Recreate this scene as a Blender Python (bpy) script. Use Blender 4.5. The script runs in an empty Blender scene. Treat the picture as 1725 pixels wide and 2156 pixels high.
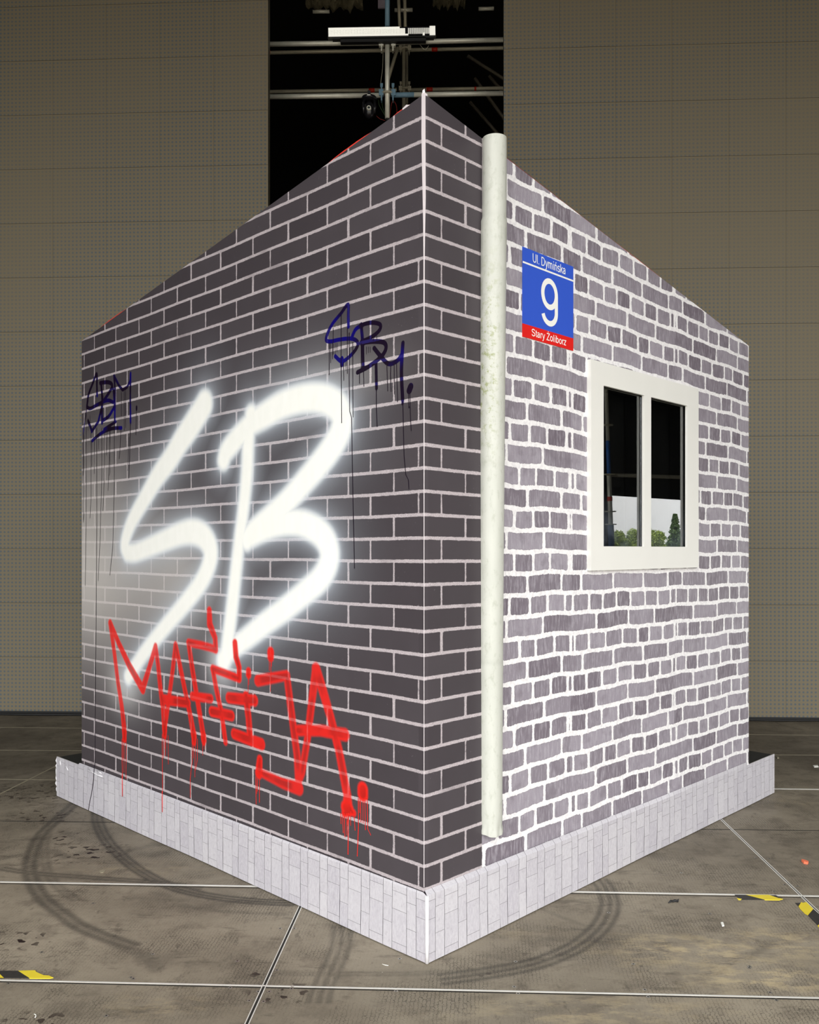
import bpy, math, random
import numpy as np

random.seed(7)
rng = np.random.default_rng(7)
SC = bpy.context.scene
COL = SC.collection

# ------------------------------------------------------------------ camera, world, light, exposure
FPX, CX, HZ, EYE = 1850.0, 862.5, 1158.0, 1.515
cam = bpy.data.cameras.new('camera')
cam.sensor_fit = 'HORIZONTAL'
cam.sensor_width = 36.0
cam.lens = 36.0 * FPX / 1725.0
cam.shift_y = (HZ - 1078.0) / 1725.0
cam.clip_end = 500
camo = bpy.data.objects.new('camera', cam)
COL.objects.link(camo)
camo.location = (0, 0, EYE)
camo.rotation_euler = (math.pi / 2, 0, 0)
SC.camera = camo

SC.view_settings.view_transform = 'Standard'
SC.view_settings.look = 'None'
SC.view_settings.gamma = 1.0
SC.view_settings.exposure = 0.0
SC.view_settings.use_curve_mapping = False
SC.cycles.use_denoising = True
SC.cycles.max_bounces = 8
SC.cycles.diffuse_bounces = 4

SKY = 6.35
w = bpy.data.worlds.new('overcast_sky')
SC.world = w
w.use_nodes = True
wn = w.node_tree.nodes
wl = w.node_tree.links
bg = wn['Background']
tcw = wn.new('ShaderNodeTexCoord')
ns = wn.new('ShaderNodeTexNoise')
ns.inputs['Scale'].default_value = 1.6
ns.inputs['Detail'].default_value = 4
crw = wn.new('ShaderNodeValToRGB')
crw.color_ramp.elements[0].position = 0.3
crw.color_ramp.elements[0].color = (0.93, 0.95, 0.98, 1)
crw.color_ramp.elements[1].position = 0.7
crw.color_ramp.elements[1].color = (1.0, 0.985, 0.962, 1)
wl.new(tcw.outputs['Generated'], ns.inputs['Vector'])
wl.new(ns.outputs['Fac'], crw.inputs['Fac'])
wl.new(crw.outputs['Color'], bg.inputs['Color'])
# an overcast sky is dimmer towards the horizon
sepw = wn.new('ShaderNodeSeparateXYZ')
wl.new(tcw.outputs['Generated'], sepw.inputs[0])
mr = wn.new('ShaderNodeMapRange')
for i, q in enumerate((0.0, 0.5, 0.58 * SKY, 1.0 * SKY)): mr.inputs[i + 1].default_value = q
wl.new(sepw.outputs['Z'], mr.inputs[0])
wl.new(mr.outputs[0], bg.inputs['Strength'])


def portal(loc, rot, sx, sy):
    li = bpy.data.lights.new('portal', 'AREA')
    li.shape = 'RECTANGLE'
    li.size = sx
    li.size_y = sy
    li.cycles.is_portal = True
    o = bpy.data.objects.new('portal', li)
    o.location = loc
    o.rotation_euler = rot
    COL.objects.link(o)


# the open front of the stage, behind the photographer
FRONT_Y, FRONT_H, SIDE_X, ROOF_Z, BACK_Y = -3.0, 6.9, 9.0, 11.0, 14.6
portal((0, FRONT_Y, FRONT_H / 2), (math.pi / 2, 0, 0), 2 * SIDE_X, FRONT_H)
portal((SIDE_X, 8.5, 1.1), (math.pi / 2, 0, math.pi / 2), 5.2, 2.2)


# ------------------------------------------------------------------ object helpers
def tag(o, label=None, cat=None, group=None, kind=None):
    if label: o['label'] = label
    if cat: o['category'] = cat
    if group: o['group'] = group
    if kind: o['kind'] = kind
    return o


def empty(name, loc, label, cat, group=None):
    o = bpy.data.objects.new(name, None)
    o.empty_display_size = 0.1
    COL.objects.link(o)
    o.location = loc
    return tag(o, label, cat, group)


class MB:
    """collects geometry; build() links it as ONE mesh object"""
    def __init__(s):
        s.v, s.f, s.m, s.sm = [], [], [], []

    def face(s, pts, mi=0, smooth=False):
        b = len(s.v)
        s.v += [tuple(p) for p in pts]
        s.f.append(tuple(range(b, b + len(pts))))
        s.m.append(mi)
        s.sm.append(smooth)

    def box(s, c, d, ax=None, mi=0):
        """c centre, d full sizes, ax three unit axes"""
        ax = ax or ((1, 0, 0), (0, 1, 0), (0, 0, 1))
        c = np.array(c, float)
        A = [np.array(a, float) * k / 2 for a, k in zip(ax, d)]
        b = len(s.v)
        for i in (-1, 1):
            for j in (-1, 1):
                for k in (-1, 1):
                    s.v.append(tuple(c + i * A[0] + j * A[1] + k * A[2]))
        left_handed = float(np.dot(np.cross(A[0], A[1]), A[2])) < 0
        for q in ((0, 1, 3, 2), (4, 6, 7, 5), (0, 4, 5, 1), (2, 3, 7, 6), (0, 2, 6, 4), (1, 5, 7, 3)):
            s.f.append(tuple(b + i for i in (q[::-1] if left_handed else q)))
            s.m.append(mi)
            s.sm.append(False)

    def tube(s, pts, r, n=12, mi=0, caps=True):
        pts = [np.array(p, float) for p in pts]
        rs = r if hasattr(r, '__len__') else [r] * len(pts)
        b = len(s.v)
        up = None
        for i, p in enumerate(pts):
            t = pts[min(i + 1, len(pts) - 1)] - pts[max(i - 1, 0)]
            t = t / (np.linalg.norm(t) + 1e-12)
            if up is None:
                up = np.array((0, 0, 1.0)) if abs(t[2]) < 0.9 else np.array((1.0, 0, 0))
            a = np.cross(t, up)
            a /= np.linalg.norm(a) + 1e-12
            c = np.cross(a, t)
            up = c
            for k in range(n):
                an = 2 * math.pi * k / n
                s.v.append(tuple(p + rs[i] * (a * math.cos(an) + c * math.sin(an))))
        for i in range(len(pts) - 1):
            for k in range(n):
                k2 = (k + 1) % n
                s.f.append((b + i * n + k, b + i * n + k2, b + (i + 1) * n + k2, b + (i + 1) * n + k))
                s.m.append(mi)
                s.sm.append(True)
        if caps:
            s.f.append(tuple(b + k for k in range(n))[::-1])
            s.m.append(mi)
            s.sm.append(False)
            e = b + (len(pts) - 1) * n
            s.f.append(tuple(e + k for k in range(n)))
            s.m.append(mi)
            s.sm.append(False)

    def lathe(s, c, prof, axis=(0, 0, 1), n=24, mi=0):
        """prof: list of (radius, height along axis)"""
        ax = np.array(axis, float)
        ax /= np.linalg.norm(ax)
        u = np.cross(ax, (0, 0, 1.0) if abs(ax[2]) < .9 else (1.0, 0, 0))
        u /= np.linalg.norm(u)
        v = np.cross(ax, u)
        c = np.array(c, float)
        b = len(s.v)
        for r, h in prof:
            for k in range(n):
                a = 2 * math.pi * k / n
                s.v.append(tuple(c + ax * h + r * (u * math.cos(a) + v * math.sin(a))))
        for i in range(len(prof) - 1):
            for k in range(n):
                k2 = (k + 1) % n
                s.f.append((b + i * n + k, b + i * n + k2, b + (i + 1) * n + k2, b + (i + 1) * n + k))
                s.m.append(mi)
                s.sm.append(True)

    def build(s, name, mats, parent=None, loc=(0, 0, 0)):
        me = bpy.data.meshes.new(name)
        me.from_pydata(s.v, [], s.f)
        for m in (mats if isinstance(mats, (list, tuple)) else [mats]):
            me.materials.append(m)
        me.polygons.foreach_set('material_index', s.m)
        me.polygons.foreach_set('use_smooth', s.sm)
        me.update()
        o = bpy.data.objects.new(name, me)
        COL.objects.link(o)
        o.location = loc
        if parent: attach(o, parent)
        return o


def attach(o, parent):
    o.parent = parent
    o.matrix_parent_inverse = parent.matrix_basis.inverted()


# ------------------------------------------------------------------ material helpers
def rgb(r, g, b):
    f = lambda c: (c / 255 / 12.92) if c / 255 <= 0.04045 else ((c / 255 + 0.055) / 1.055) ** 2.4
    return (f(r), f(g), f(b), 1)


class NT:
    def __init__(s, name):
        s.mat = bpy.data.materials.new(name)
        s.mat.use_nodes = True
        s.n = s.mat.node_tree.nodes
        s.l = s.mat.node_tree.links
        s.b = s.n['Principled BSDF']

    def node(s, t, ins=None, **kw):
        x = s.n.new(t)
        for k, v in kw.items(): setattr(x, k, v)
        for k, v in (ins or {}).items(): s.put(x.inputs[k], v)
        return x

    def put(s, sock, v):
        if isinstance(v, bpy.types.NodeSocket): s.l.new(v, sock)
        else: sock.default_value = v

    def math(s, op, a, b=0.0, c=0.0, clamp=False):
        x = s.node('ShaderNodeMath', operation=op, use_clamp=clamp)
        s.put(x.inputs[0], a)
        s.put(x.inputs[1], b)
        if op in ('MULTIPLY_ADD', 'SMOOTH_MIN'): s.put(x.inputs[2], c)
        return x.outputs[0]

    def step(s, v, lo, hi, a=0.0, b=1.0):
        x = s.node('ShaderNodeMapRange', interpolation_type='SMOOTHSTEP')
        s.put(x.inputs[0], v)
        for i, q in enumerate((lo, hi, a, b)): s.put(x.inputs[i + 1], q)
        return x.outputs[0]

    def mix(s, f, a, b, mode='MIX'):
        x = s.node('ShaderNodeMix', data_type='RGBA', blend_type=mode)
        s.put(x.inputs[0], f)
        s.put(x.inputs[6], a)
        s.put(x.inputs[7], b)
        return x.outputs[2]

    def attr(s, name):
        return s.node('ShaderNodeAttribute', attribute_name=name).outputs['Fac']

    def pos(s):
        return s.node('ShaderNodeNewGeometry').outputs['Position']

    def obj(s):
        return s.node('ShaderNodeTexCoord').outputs['Object']

    def scaled(s, vec, sc, rot=(0, 0, 0)):
        x = s.node('ShaderNodeMapping')
        s.put(x.inputs['Vector'], vec)
        x.inputs['Scale'].default_value = sc
        x.inputs['Rotation'].default_value = rot
        return x.outputs[0]

    def noise(s, vec, scale, detail=3, rough=0.5, out='Fac'):
        x = s.node('ShaderNodeTexNoise')
        s.put(x.inputs['Vector'], vec)
        x.inputs['Scale'].default_value = scale
        x.inputs['Detail'].default_value = detail
        x.inputs['Roughness'].default_value = rough
        return x.outputs[out]

    def bump(s, h, strength, dist=0.01):
        x = s.node('ShaderNodeBump')
        s.put(x.inputs['Height'], h)
        x.inputs['Strength'].default_value = strength
        x.inputs['Distance'].default_value = dist
        s.l.new(x.outputs[0], s.b.inputs['Normal'])

    def set(s, color=None, rough=None, metal=None, spec=None):
        if color is not None: s.put(s.b.inputs['Base Color'], color)
        if rough is not None: s.put(s.b.inputs['Roughness'], rough)
        if metal is not None: s.put(s.b.inputs['Metallic'], metal)
        if spec is not None: s.put(s.b.inputs['Specular IOR Level'], spec)
        return s.mat


def plain(name, col, rough=0.5, metal=0.0, var=0.15, scale=30, spec=0.5):
    t = NT(name)
    n = t.noise(t.obj(), scale, 4)
    lo = tuple(c * (1 - var) for c in col[:3]) + (1,)
    hi = tuple(min(1, c * (1 + var)) for c in col[:3]) + (1,)
    t.set(t.mix(n, lo, hi), rough, metal, spec)
    return t.mat


# ------------------------------------------------------------------ geometry of the place
C0 = np.array((0.053, 3.23))
AL, AR = math.radians(45.3), math.radians(44.7)
DL = np.array((-math.sin(AL), math.cos(AL)))
NL = np.array((-math.cos(AL), -math.sin(AL)))
DR = np.array((math.sin(AR), math.cos(AR)))
NR = np.array((math.cos(AR), -math.sin(AR)))
TL, TR = 2.807, 2.785
ZC, ZL, ZR = 3.191, 2.753, 2.726


def on_wall(side, u, z, off=0.0):
    d, n = (DL, NL) if side == 'L' else (DR, NR)
    p = C0 + d * u + n * off
    return (float(p[0]), float(p[1]), float(z))


def hit_wall(side, px, py, off=0.0):
    """photo point -> (distance along wall, height, depth)"""
    k = (px - CX) / FPX
    d = DL if side == 'L' else DR
    c = C0 + (NL if side == 'L' else NR) * off
    u = (k * c[1] - c[0]) / (d[0] - k * d[1])
    dep = c[1] + u * d[1]
    return u, EYE + (HZ - py) / FPX * dep, dep


def hit_floor(px, py, z=0.0):
    d = FPX * (EYE - z) / (py - HZ)
    return ((px - CX) / FPX * d, d)


def at(px, py, dep):
    return ((px - CX) / FPX * dep, dep, EYE + (HZ - py) / FPX * dep)


def pts_of(s):
    a = [float(q) for q in s.replace(',', ' ').split()]
    return [(a[i], a[i + 1]) for i in range(0, len(a), 2)]


def smooth(P, n=5):
    """Catmull-Rom through the rows of P"""
    P = np.array(P, float)
    if len(P) < 3: return P
    Q = np.vstack([2 * P[0] - P[1], P, 2 * P[-1] - P[-2]])
    out = []
    for i in range(1, len(Q) - 2):
        for k in range(n):
            t = k / n
            a, b, c, d = Q[i - 1], Q[i], Q[i + 1], Q[i + 2]
            out.append(0.5 * ((2 * b) + (c - a) * t + (2 * a - 5 * b + 4 * c - d) * t * t + (3 * b - a - 3 * c + d) * t ** 3))
    out.append(P[-1])
    return np.array(out)


def grid_mesh(name, P, mats, attrs=None, keep=None, parent=None, flip=False):
    """P (nu,nv,3) array -> one mesh object with float point attributes"""
    nu, nv = P.shape[:2]
    me = bpy.data.meshes.new(name)
    idx = np.arange(nu * nv).reshape(nu, nv)
    q = np.stack([idx[:-1, :-1], idx[1:, :-1], idx[1:, 1:], idx[:-1, 1:]], -1)
    if flip: q = q[..., ::-1]
    if keep is not None: q = q[keep]
    q = q.reshape(-1, 4)
    nf = len(q)
    me.vertices.add(nu * nv)
    me.vertices.foreach_set('co', P.reshape(-1).astype(np.float32))
    me.loops.add(nf * 4)
    me.loops.foreach_set('vertex_index', q.reshape(-1).astype(np.int32))
    me.polygons.add(nf)
    me.polygons.foreach_set('loop_start', np.arange(0, nf * 4, 4, dtype=np.int32))
    me.update(calc_edges=True)
    for m in (mats if isinstance(mats, (list, tuple)) else [mats]):
        me.materials.append(m)
    for k, v in (attrs or {}).items():
        a = me.attributes.new(k, 'FLOAT', 'POINT')
        a.data.foreach_set('value', v.reshape(-1).astype(np.float32))
    o = bpy.data.objects.new(name, me)
    COL.objects.link(o)
    if parent: attach(o, parent)
    return o


def stroke_field(U, Z, pts, rad, margin=0.10):
    """signed distance (dist - radius) to a polyline with radii, over arrays U, Z"""
    best = np.full(U.shape, 1e3)
    R = max(rad) + margin
    for i in range(len(pts) - 1):
        a, b = pts[i], pts[i + 1]
        x0, x1 = min(a[0], b[0]) - R, max(a[0], b[0]) + R
        z0, z1 = min(a[1], b[1]) - R, max(a[1], b[1]) + R
        m = (U > x0) & (U < x1) & (Z > z0) & (Z < z1)
        if not m.any(): continue
        u, z = U[m], Z[m]
        dx, dz = b[0] - a[0], b[1] - a[1]
        t = np.clip(((u - a[0]) * dx + (z - a[1]) * dz) / (dx * dx + dz * dz + 1e-9), 0, 1)
        d = np.hypot(u - a[0] - t * dx, z - a[1] - t * dz) - (rad[i] * (1 - t) + rad[i + 1] * t)
        best[m] = np.minimum(best[m], d)
    return best


# ------------------------------------------------------------------ materials
M = {}


def mat_dark_brick():
    t = NT('dark_brick_print')
    pos = t.pos()
    d = t.attr('brick_d')
    n1 = t.math('SUBTRACT', t.noise(pos, 260, 5, 0.75), 0.5)
    n2 = t.math('SUBTRACT', t.noise(pos, 45, 2), 0.5)
    dd = t.math('ADD', d, t.math('MULTIPLY', n1, 0.0075))
    dd = t.math('ADD', dd, t.math('MULTIPLY', n2, 0.004))
    f = t.step(dd, -0.0011, 0.0013)
    tone = t.attr('tone')
    brick = t.mix(tone, rgb(66, 60, 64), rgb(78, 72, 76))
    brick = t.mix(t.noise(pos, 9, 4), brick, t.mix(0.5, brick, rgb(60, 55, 58)))
    sp = t.node('ShaderNodeTexVoronoi', {'Vector': pos, 'Scale': 75.0})
    dots = t.step(sp.outputs['Distance'], 0.10, 0.05)
    gate = t.step(t.noise(pos, 5, 2), 0.5, 0.62)
    ran = t.step(t.node('ShaderNodeSeparateColor', {0: sp.outputs['Color']}).outputs[0], 0.55, 0.6)
    dots = t.math('MULTIPLY', t.math('MULTIPLY', dots, gate), t.math('MULTIPLY', ran, 0.55))
    brick = t.mix(dots, brick, rgb(170, 165, 168))
    mort = t.mix(t.step(t.noise(pos, 420, 3, 0.7), 0.3, 0.62), rgb(136, 127, 130), rgb(202, 192, 194))
    mort = t.mix(t.step(t.noise(t.scaled(pos, (1, 1, 2.2)), 3.2, 4, 0.6), 0.56, 0.72, 0, 0.5), mort, rgb(112, 104, 106))
    c = t.mix(f, mort, brick)
    # the old white haze behind the letters, then the white letters
    mist = t.attr('mist')
    c = t.mix(mist, c, rgb(205, 200, 194))
    blue_n = t.noise(pos, 14, 3)
    wd = t.math('ADD', t.attr('white_d'), t.math('MULTIPLY', t.math('SUBTRACT', t.noise(pos, 500, 2, 0.8), 0.5), 0.012))
    wa = t.attr('halo')
    core = t.step(wd, 0.031, -0.012, 0, 0.98)
    speck = t.math('MULTIPLY', t.math('SUBTRACT', t.noise(pos, 600, 2, 0.8), 0.5), 0.5)
    halo = t.math('MULTIPLY', wa, t.math('ADD', 1.0, speck), clamp=True)
    c = t.mix(halo, c, rgb(206, 216, 226))
    wcol = t.mix(t.noise(t.scaled(pos, (1, 1, 0.35)), 30, 3), rgb(244, 245, 237), rgb(253, 253, 247))
    c = t.mix(core, c, wcol)
    # red
    ra = t.math('ADD', t.attr('red_d'), t.math('MULTIPLY', t.math('SUBTRACT', t.noise(pos, 350, 2, 0.8), 0.5), 0.006))
    redf = t.step(ra, 0.0115, -0.003)
    reda = t.math('MULTIPLY', redf, t.attr('red_a'))
    dark = t.step(ra, -0.002, -0.014)
    redc = t.mix(t.math('MULTIPLY', dark, t.step(t.noise(pos, 7, 2), 0.35, 0.6)), rgb(230, 30, 20), rgb(184, 24, 16))
    c = t.mix(reda, c, redc)
    # blue-violet marker ink, see-through: near black on the bricks, blue on the joints
    bd = t.math('ADD', t.attr('ink_d'), t.math('MULTIPLY', t.math('SUBTRACT', t.noise(pos, 300, 2), 0.5), 0.0012))
    bf = t.step(bd, 0.0009, -0.0009)
    ink = t.mix(t.step(t.noise(pos, 6, 2), 0.5, 0.68), rgb(22, 9, 32), rgb(13, 5, 104))
    ink = t.mix(t.math('MULTIPLY', t.math('SUBTRACT', 1.0, f), 0.45), ink, rgb(20, 10, 120))
    c = t.mix(t.math('MULTIPLY', bf, 0.97), c, ink)
    t.set(c, t.mix(bf, (0.5,) * 3 + (1,), (0.3,) * 3 + (1,)), 0, 0.35)
    t.bump(t.noise(pos, 2.5, 3), 0.08, 0.02)
    return t.mat


def mat_light_brick():
    t = NT('whitewashed_brick_print')
    pos = t.pos()
    d = t.attr('brick_d')
    n1 = t.math('SUBTRACT', t.noise(pos, 110, 5, 0.7), 0.5)
    n2 = t.math('SUBTRACT', t.noise(pos, 22, 2), 0.5)
    n3 = t.math('SUBTRACT', t.noise(t.scaled(pos, (1, 1, 0.25)), 160, 3, 0.8), 0.5)
    dd = t.math('ADD', d, t.math('MULTIPLY', n1, 0.009))
    dd = t.math('ADD', dd, t.math('MULTIPLY', n2, 0.011))
    dd = t.math('ADD', dd, t.math('MULTIPLY', n3, 0.007))
    f = t.step(dd, -0.0006, 0.0014)
    tone = t.attr('tone')
    base = t.mix(tone, rgb(112, 103, 112), rgb(158, 151, 160))
    streak = t.noise(t.scaled(pos, (1, 1, 0.16)), 95, 4, 0.65)
    base = t.mix(t.step(streak, 0.42, 0.72, 0, 0.55), base, rgb(188, 183, 190))
    base = t.mix(t.step(t.noise(pos, 16, 3), 0.5, 0.75, 0, 0.45), base, rgb(112, 104, 112))
    base = t.mix(t.step(t.noise(pos, 180, 3, 0.7), 0.55, 0.75, 0, 0.4), base, rgb(100, 92, 100))
    edge = t.step(dd, 0.0045, 0.0005, 0, 0.38)
    base = t.mix(edge, base, rgb(96, 88, 96))
    mort = t.mix(t.step(t.noise(pos, 60, 4), 0.35, 0.75), rgb(246, 244, 243), rgb(226, 223, 224))
    c = t.mix(f, mort, base)
    t.set(c, 0.5, 0, 0.3)
    t.bump(t.noise(pos, 2.0, 3), 0.06, 0.02)
    return t.mat


def mat_skirt():
    t = NT('pale_plank_print')
    pos = t.pos()
    tone = t.attr('tone')
    c = t.mix(tone, rgb(184, 180, 187), rgb(199, 196, 200))
    n = t.noise(t.scaled(pos, (1, 1, 0.3)), 140, 4, 0.7)
    c = t.mix(t.step(n, 0.35, 0.7, 0, 0.5), c, rgb(214, 212, 214))
    c = t.mix(t.step(t.noise(pos, 60, 4, 0.7), 0.5, 0.75, 0, 0.4), c, rgb(164, 158, 166))
    t.set(c, 0.42, 0, 0.4)
    return t.mat


def mat_floor():
    t = NT('worn_stage_plywood')
    pos = t.pos()
    n1 = t.noise(pos, 1.1, 6, 0.65)
    n2 = t.noise(pos, 6, 6, 0.7)
    c = t.mix(t.step(n1, 0.32, 0.68), rgb(128, 119, 103), rgb(160, 150, 131))
    c = t.mix(t.step(n2, 0.48, 0.66, 0, 0.5), c, rgb(106, 97, 85))
    # streaky brush and wear marks along the boards
    st1 = t.noise(t.scaled(pos, (0.45, 1.6, 1), (0, 0, 0.25)), 7, 8, 0.78)
    c = t.mix(t.step(st1, 0.54, 0.64, 0, 0.5), c, rgb(82, 75, 65))
    st2 = t.noise(t.scaled(pos, (1.5, 0.6, 1), (0, 0, -0.6)), 9, 8, 0.75)
    c = t.mix(t.step(st2, 0.57, 0.66, 0, 0.5), c, rgb(76, 68, 59))
    c = t.mix(t.step(t.noise(pos, 55, 5, 0.8), 0.56, 0.7, 0, 0.5), c, rgb(70, 63, 54))
    c = t.mix(t.step(t.noise(pos, 38, 5, 0.8), 0.58, 0.72, 0, 0.4), c, rgb(168, 158, 134))
    # anti-slip mesh pressed into the plywood, rubbed off in places
    v = t.node('ShaderNodeTexVoronoi', {'Vector': t.scaled(pos, (1.0, 1.7, 1), (0, 0, 0.05)), 'Scale': 74.0}, feature='DISTANCE_TO_EDGE')
    v.inputs['Randomness'].default_value = 0.45
    hexl = t.step(v.outputs['Distance'], 0.0, 0.16)
    worn = t.step(t.noise(pos, 2.6, 5, 0.65), 0.42, 0.62, 0.06, 0.75)
    c = t.mix(t.math('MULTIPLY', t.math('SUBTRACT', 1.0, hexl), worn), c, rgb(52, 46, 39))
    c = t.mix(t.math('MULTIPLY', t.attr('dust'), t.step(t.noise(t.scaled(pos, (.6, 1.3, 1), (0, 0, .15)), 11, 6, 0.75), 0.45, 0.62)), c, rgb(196, 178, 140))
    c = t.mix(t.attr('floor_dark'), c, rgb(50, 44, 36))  # dimmer stage back painted into the floor colour
    c = t.mix(t.math('MULTIPLY', t.attr('tyre'), t.step(t.noise(pos, 70, 4, 0.75), 0.3, 0.55, 0.72, 1.0)), c, rgb(44, 42, 39))
    st = t.step(t.noise(t.scaled(pos, (1, 1, 1)), 26, 1, 0.4), 0.6, 0.63)
    c = t.mix(t.math('MULTIPLY', t.attr('stain'), st), c, rgb(40, 28, 25))
    fs = t.node('ShaderNodeTexVoronoi', {'Vector': pos, 'Scale': 9.0})
    fleck = t.step(fs.outputs['Distance'], 0.022, 0.012)
    c = t.mix(t.math('MULTIPLY', fleck, 0.8), c, rgb(214, 206, 186))
    t.set(c, t.step(n2, 0.2, 0.8, 0.5, 0.7), 0, 0.28)
    t.bump(t.math('ADD', hexl, t.math('MULTIPLY', n2, 2.0)), 0.18, 0.002)
    return t.mat


def mat_led():
    t = NT('led_module_face')
    o = t.obj()
    pos = t.pos()
    sx = t.node('ShaderNodeSeparateXYZ', {0: o})
    K = 2 * math.pi * 14 / 0.5
    wx = t.math('SINE', t.math('MULTIPLY', sx.outputs['X'], K))
    wz = t.math('SINE', t.math('MULTIPLY', sx.outputs['Z'], K))
    fx = t.math('SINE', t.math('MULTIPLY', sx.outputs['X'], K * 3))
    fz = t.math('SINE', t.math('MULTIPLY', sx.outputs['Z'], K * 3))
    dot = t.step(t.math('ADD', wx, wz), 0.1, 1.7)
    amp = t.step(t.noise(t.scaled(pos, (1, 1, 1)), 0.32, 2), 0.35, 0.6, 0.3, 1.0)
    c = t.mix(t.math('MULTIPLY', dot, amp), rgb(127, 117, 95), rgb(80, 96, 108))
    c = t.mix(t.math('MULTIPLY', t.step(t.math('MULTIPLY', fx, fz), -0.5, 0.8), 0.22), c, rgb(94, 86, 69))
    c = t.mix(t.step(t.noise(pos, 300, 2, 0.8), 0.3, 0.8, 0, 0.25), c, rgb(150, 138, 108))
    t.set(c, 0.62, 0, 0.35)
    return t.mat


def mat_pipe():
    t = NT('weathered_white_pvc')
    pos = t.pos()
    c = t.mix(t.noise(t.scaled(pos, (1, 1, 0.2)), 30, 4), rgb(182, 184, 174), rgb(202, 203, 193))
    c = t.mix(t.step(t.noise(t.scaled(pos, (1, 1, 0.5)), 45, 4, 0.7), 0.5, 0.72, 0, 0.45), c, rgb(156, 160, 143))
    # moss on the shaded side, between 1.9 and 2.7 m up
    sep = t.node('ShaderNodeSeparateXYZ', {0: pos})
    z = sep.outputs['Z']
    band = t.math('MULTIPLY', t.step(z, 1.8, 2.1), t.step(z, 2.8, 2.3))
    side = t.step(t.attr('left'), 0.5, 0.95)
    moss = t.math('MULTIPLY', t.math('MULTIPLY', band, side), t.step(t.noise(pos, 38, 6, 0.8), 0.5, 0.62))
    c = t.mix(t.math('MULTIPLY', moss, 0.75), c, rgb(138, 146, 84))
    c = t.mix(t.math('MULTIPLY', t.attr('joint'), 0.5), c, rgb(120, 124, 108))
    t.set(c, 0.45, 0, 0.4)
    return t.mat


def mat_metal(name, col, rough=0.45, var=0.25, metal=0.75):
    t = NT(name)
    pos = t.pos()
    n = t.noise(pos, 14, 5, 0.7)
    lo = tuple(x * (1 - var) for x in col[:3]) + (1,)
    hi = tuple(min(1, x * (1 + var)) for x in col[:3]) + (1,)
    t.set(t.mix(n, lo, hi), t.step(n, 0.2, 0.8, rough - 0.1, rough + 0.15), metal)
    return t.mat


M['dark_brick'] = mat_dark_brick()
M['light_brick'] = mat_light_brick()
M['skirt'] = mat_skirt()
M['floor'] = mat_floor()
M['led'] = mat_led()
M['pipe'] = mat_pipe()
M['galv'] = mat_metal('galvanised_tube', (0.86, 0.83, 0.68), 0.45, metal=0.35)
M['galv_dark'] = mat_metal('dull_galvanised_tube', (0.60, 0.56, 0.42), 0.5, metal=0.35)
M['galv_far'] = mat_metal('dark_galvanised_tube', (0.20, 0.18, 0.13), 0.6, metal=0.3)  # darker copy of the tube colour for the faint members
M['blue_paint'] = plain('faded_blue_paint', rgb(112, 146, 164), 0.5)
M['black'] = plain('black_stage_cloth', (0.006, 0.006, 0.0055, 1), 0.95, spec=0.05)
M['black_side'] = plain('black_side_cloth', (0.012, 0.012, 0.011, 1), 0.95, spec=0.05)
M['black_plastic'] = plain('black_plastic', (0.012, 0.012, 0.014, 1), 0.25)
M['black_rubber'] = plain('black_rubber', (0.012, 0.012, 0.012, 1), 0.6)
M['deck_black'] = plain('black_deck_paint', (0.012, 0.013, 0.012, 1), 0.7)
M['led_frame'] = plain('led_cabinet_edge', rgb(88, 84, 68), 0.5)
M['line'] = plain('dark_print_line', rgb(92, 87, 94), 0.5)
M['fold'] = plain('glossy_white_vinyl', rgb(236, 234, 236), 0.25)
M['tape_white'] = plain('greyish_white_tape', rgb(226, 217, 219), 0.4, var=0.05)
M['alu'] = plain('bare_aluminium_profile', (0.83, 0.82, 0.76, 1), 0.45, 0.3, var=0.1)
M['seam'] = plain('dark_deck_seam', (0.02, 0.018, 0.014, 1), 0.8)
M['thin_seam'] = plain('worn_seam_edge', rgb(150, 142, 120), 0.6)
M['red_roof'] = plain('red_roof_sheet', rgb(226, 62, 46), 0.5)
M['ply'] = plain('bare_plywood', rgb(170, 140, 100), 0.7)
M['frame_white'] = plain('matt_white_mdf', rgb(232, 231, 224), 0.55, var=0.03, scale=6)
M['sign_blue'] = plain('sign_blue_enamel', rgb(56, 92, 204), 0.35, var=0.02)
M['sign_red'] = plain('sign_red_enamel', rgb(226, 38, 34), 0.35, var=0.02)
M['sign_white'] = plain('sign_white_enamel', rgb(246, 246, 238), 0.4, var=0.01)
M['tape_yellow'] = plain('yellow_tape', rgb(236, 214, 56), 0.4, var=0.08)
M['tape_black'] = plain('scuffed_black_tape', rgb(52, 50, 48), 0.5, var=0.5, scale=60)
M['red_tape'] = plain('red_tape', rgb(214, 52, 30), 0.5)
M['ink_drip'] = plain('dark_ink', rgb(30, 20, 34), 0.3)
M['red_drip'] = plain('wet_red_paint', rgb(232, 40, 32), 0.4)
M['paper'] = plain('white_paper_scrap', rgb(236, 236, 226), 0.7)
M['orange'] = plain('orange_plastic_scrap', rgb(236, 120, 84), 0.6)
M['screw'] = plain('screw_steel', (0.5, 0.48, 0.42, 1), 0.4, 0.8)
M['screw_hole'] = plain('screw_recess', (0.015, 0.013, 0.01, 1), 0.8)
M['red_cable'] = plain('red_cable_sheath', rgb(150, 40, 30), 0.5)
M['green_cable'] = plain('green_cable_sheath', rgb(60, 90, 50), 0.5)
M['leaf'] = plain('tree_leaves', rgb(150, 168, 78), 0.6, var=0.5, scale=0.8)
M['leaf_dark'] = plain('conifer_needles', rgb(92, 118, 66), 0.6, var=0.4, scale=0.8)
M['bark'] = plain('tree_bark', rgb(88, 74, 58), 0.8)
M['ground'] = plain('trodden_ground', rgb(112, 105, 94), 0.9, scale=0.5)
t = NT('window_glass')
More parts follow.
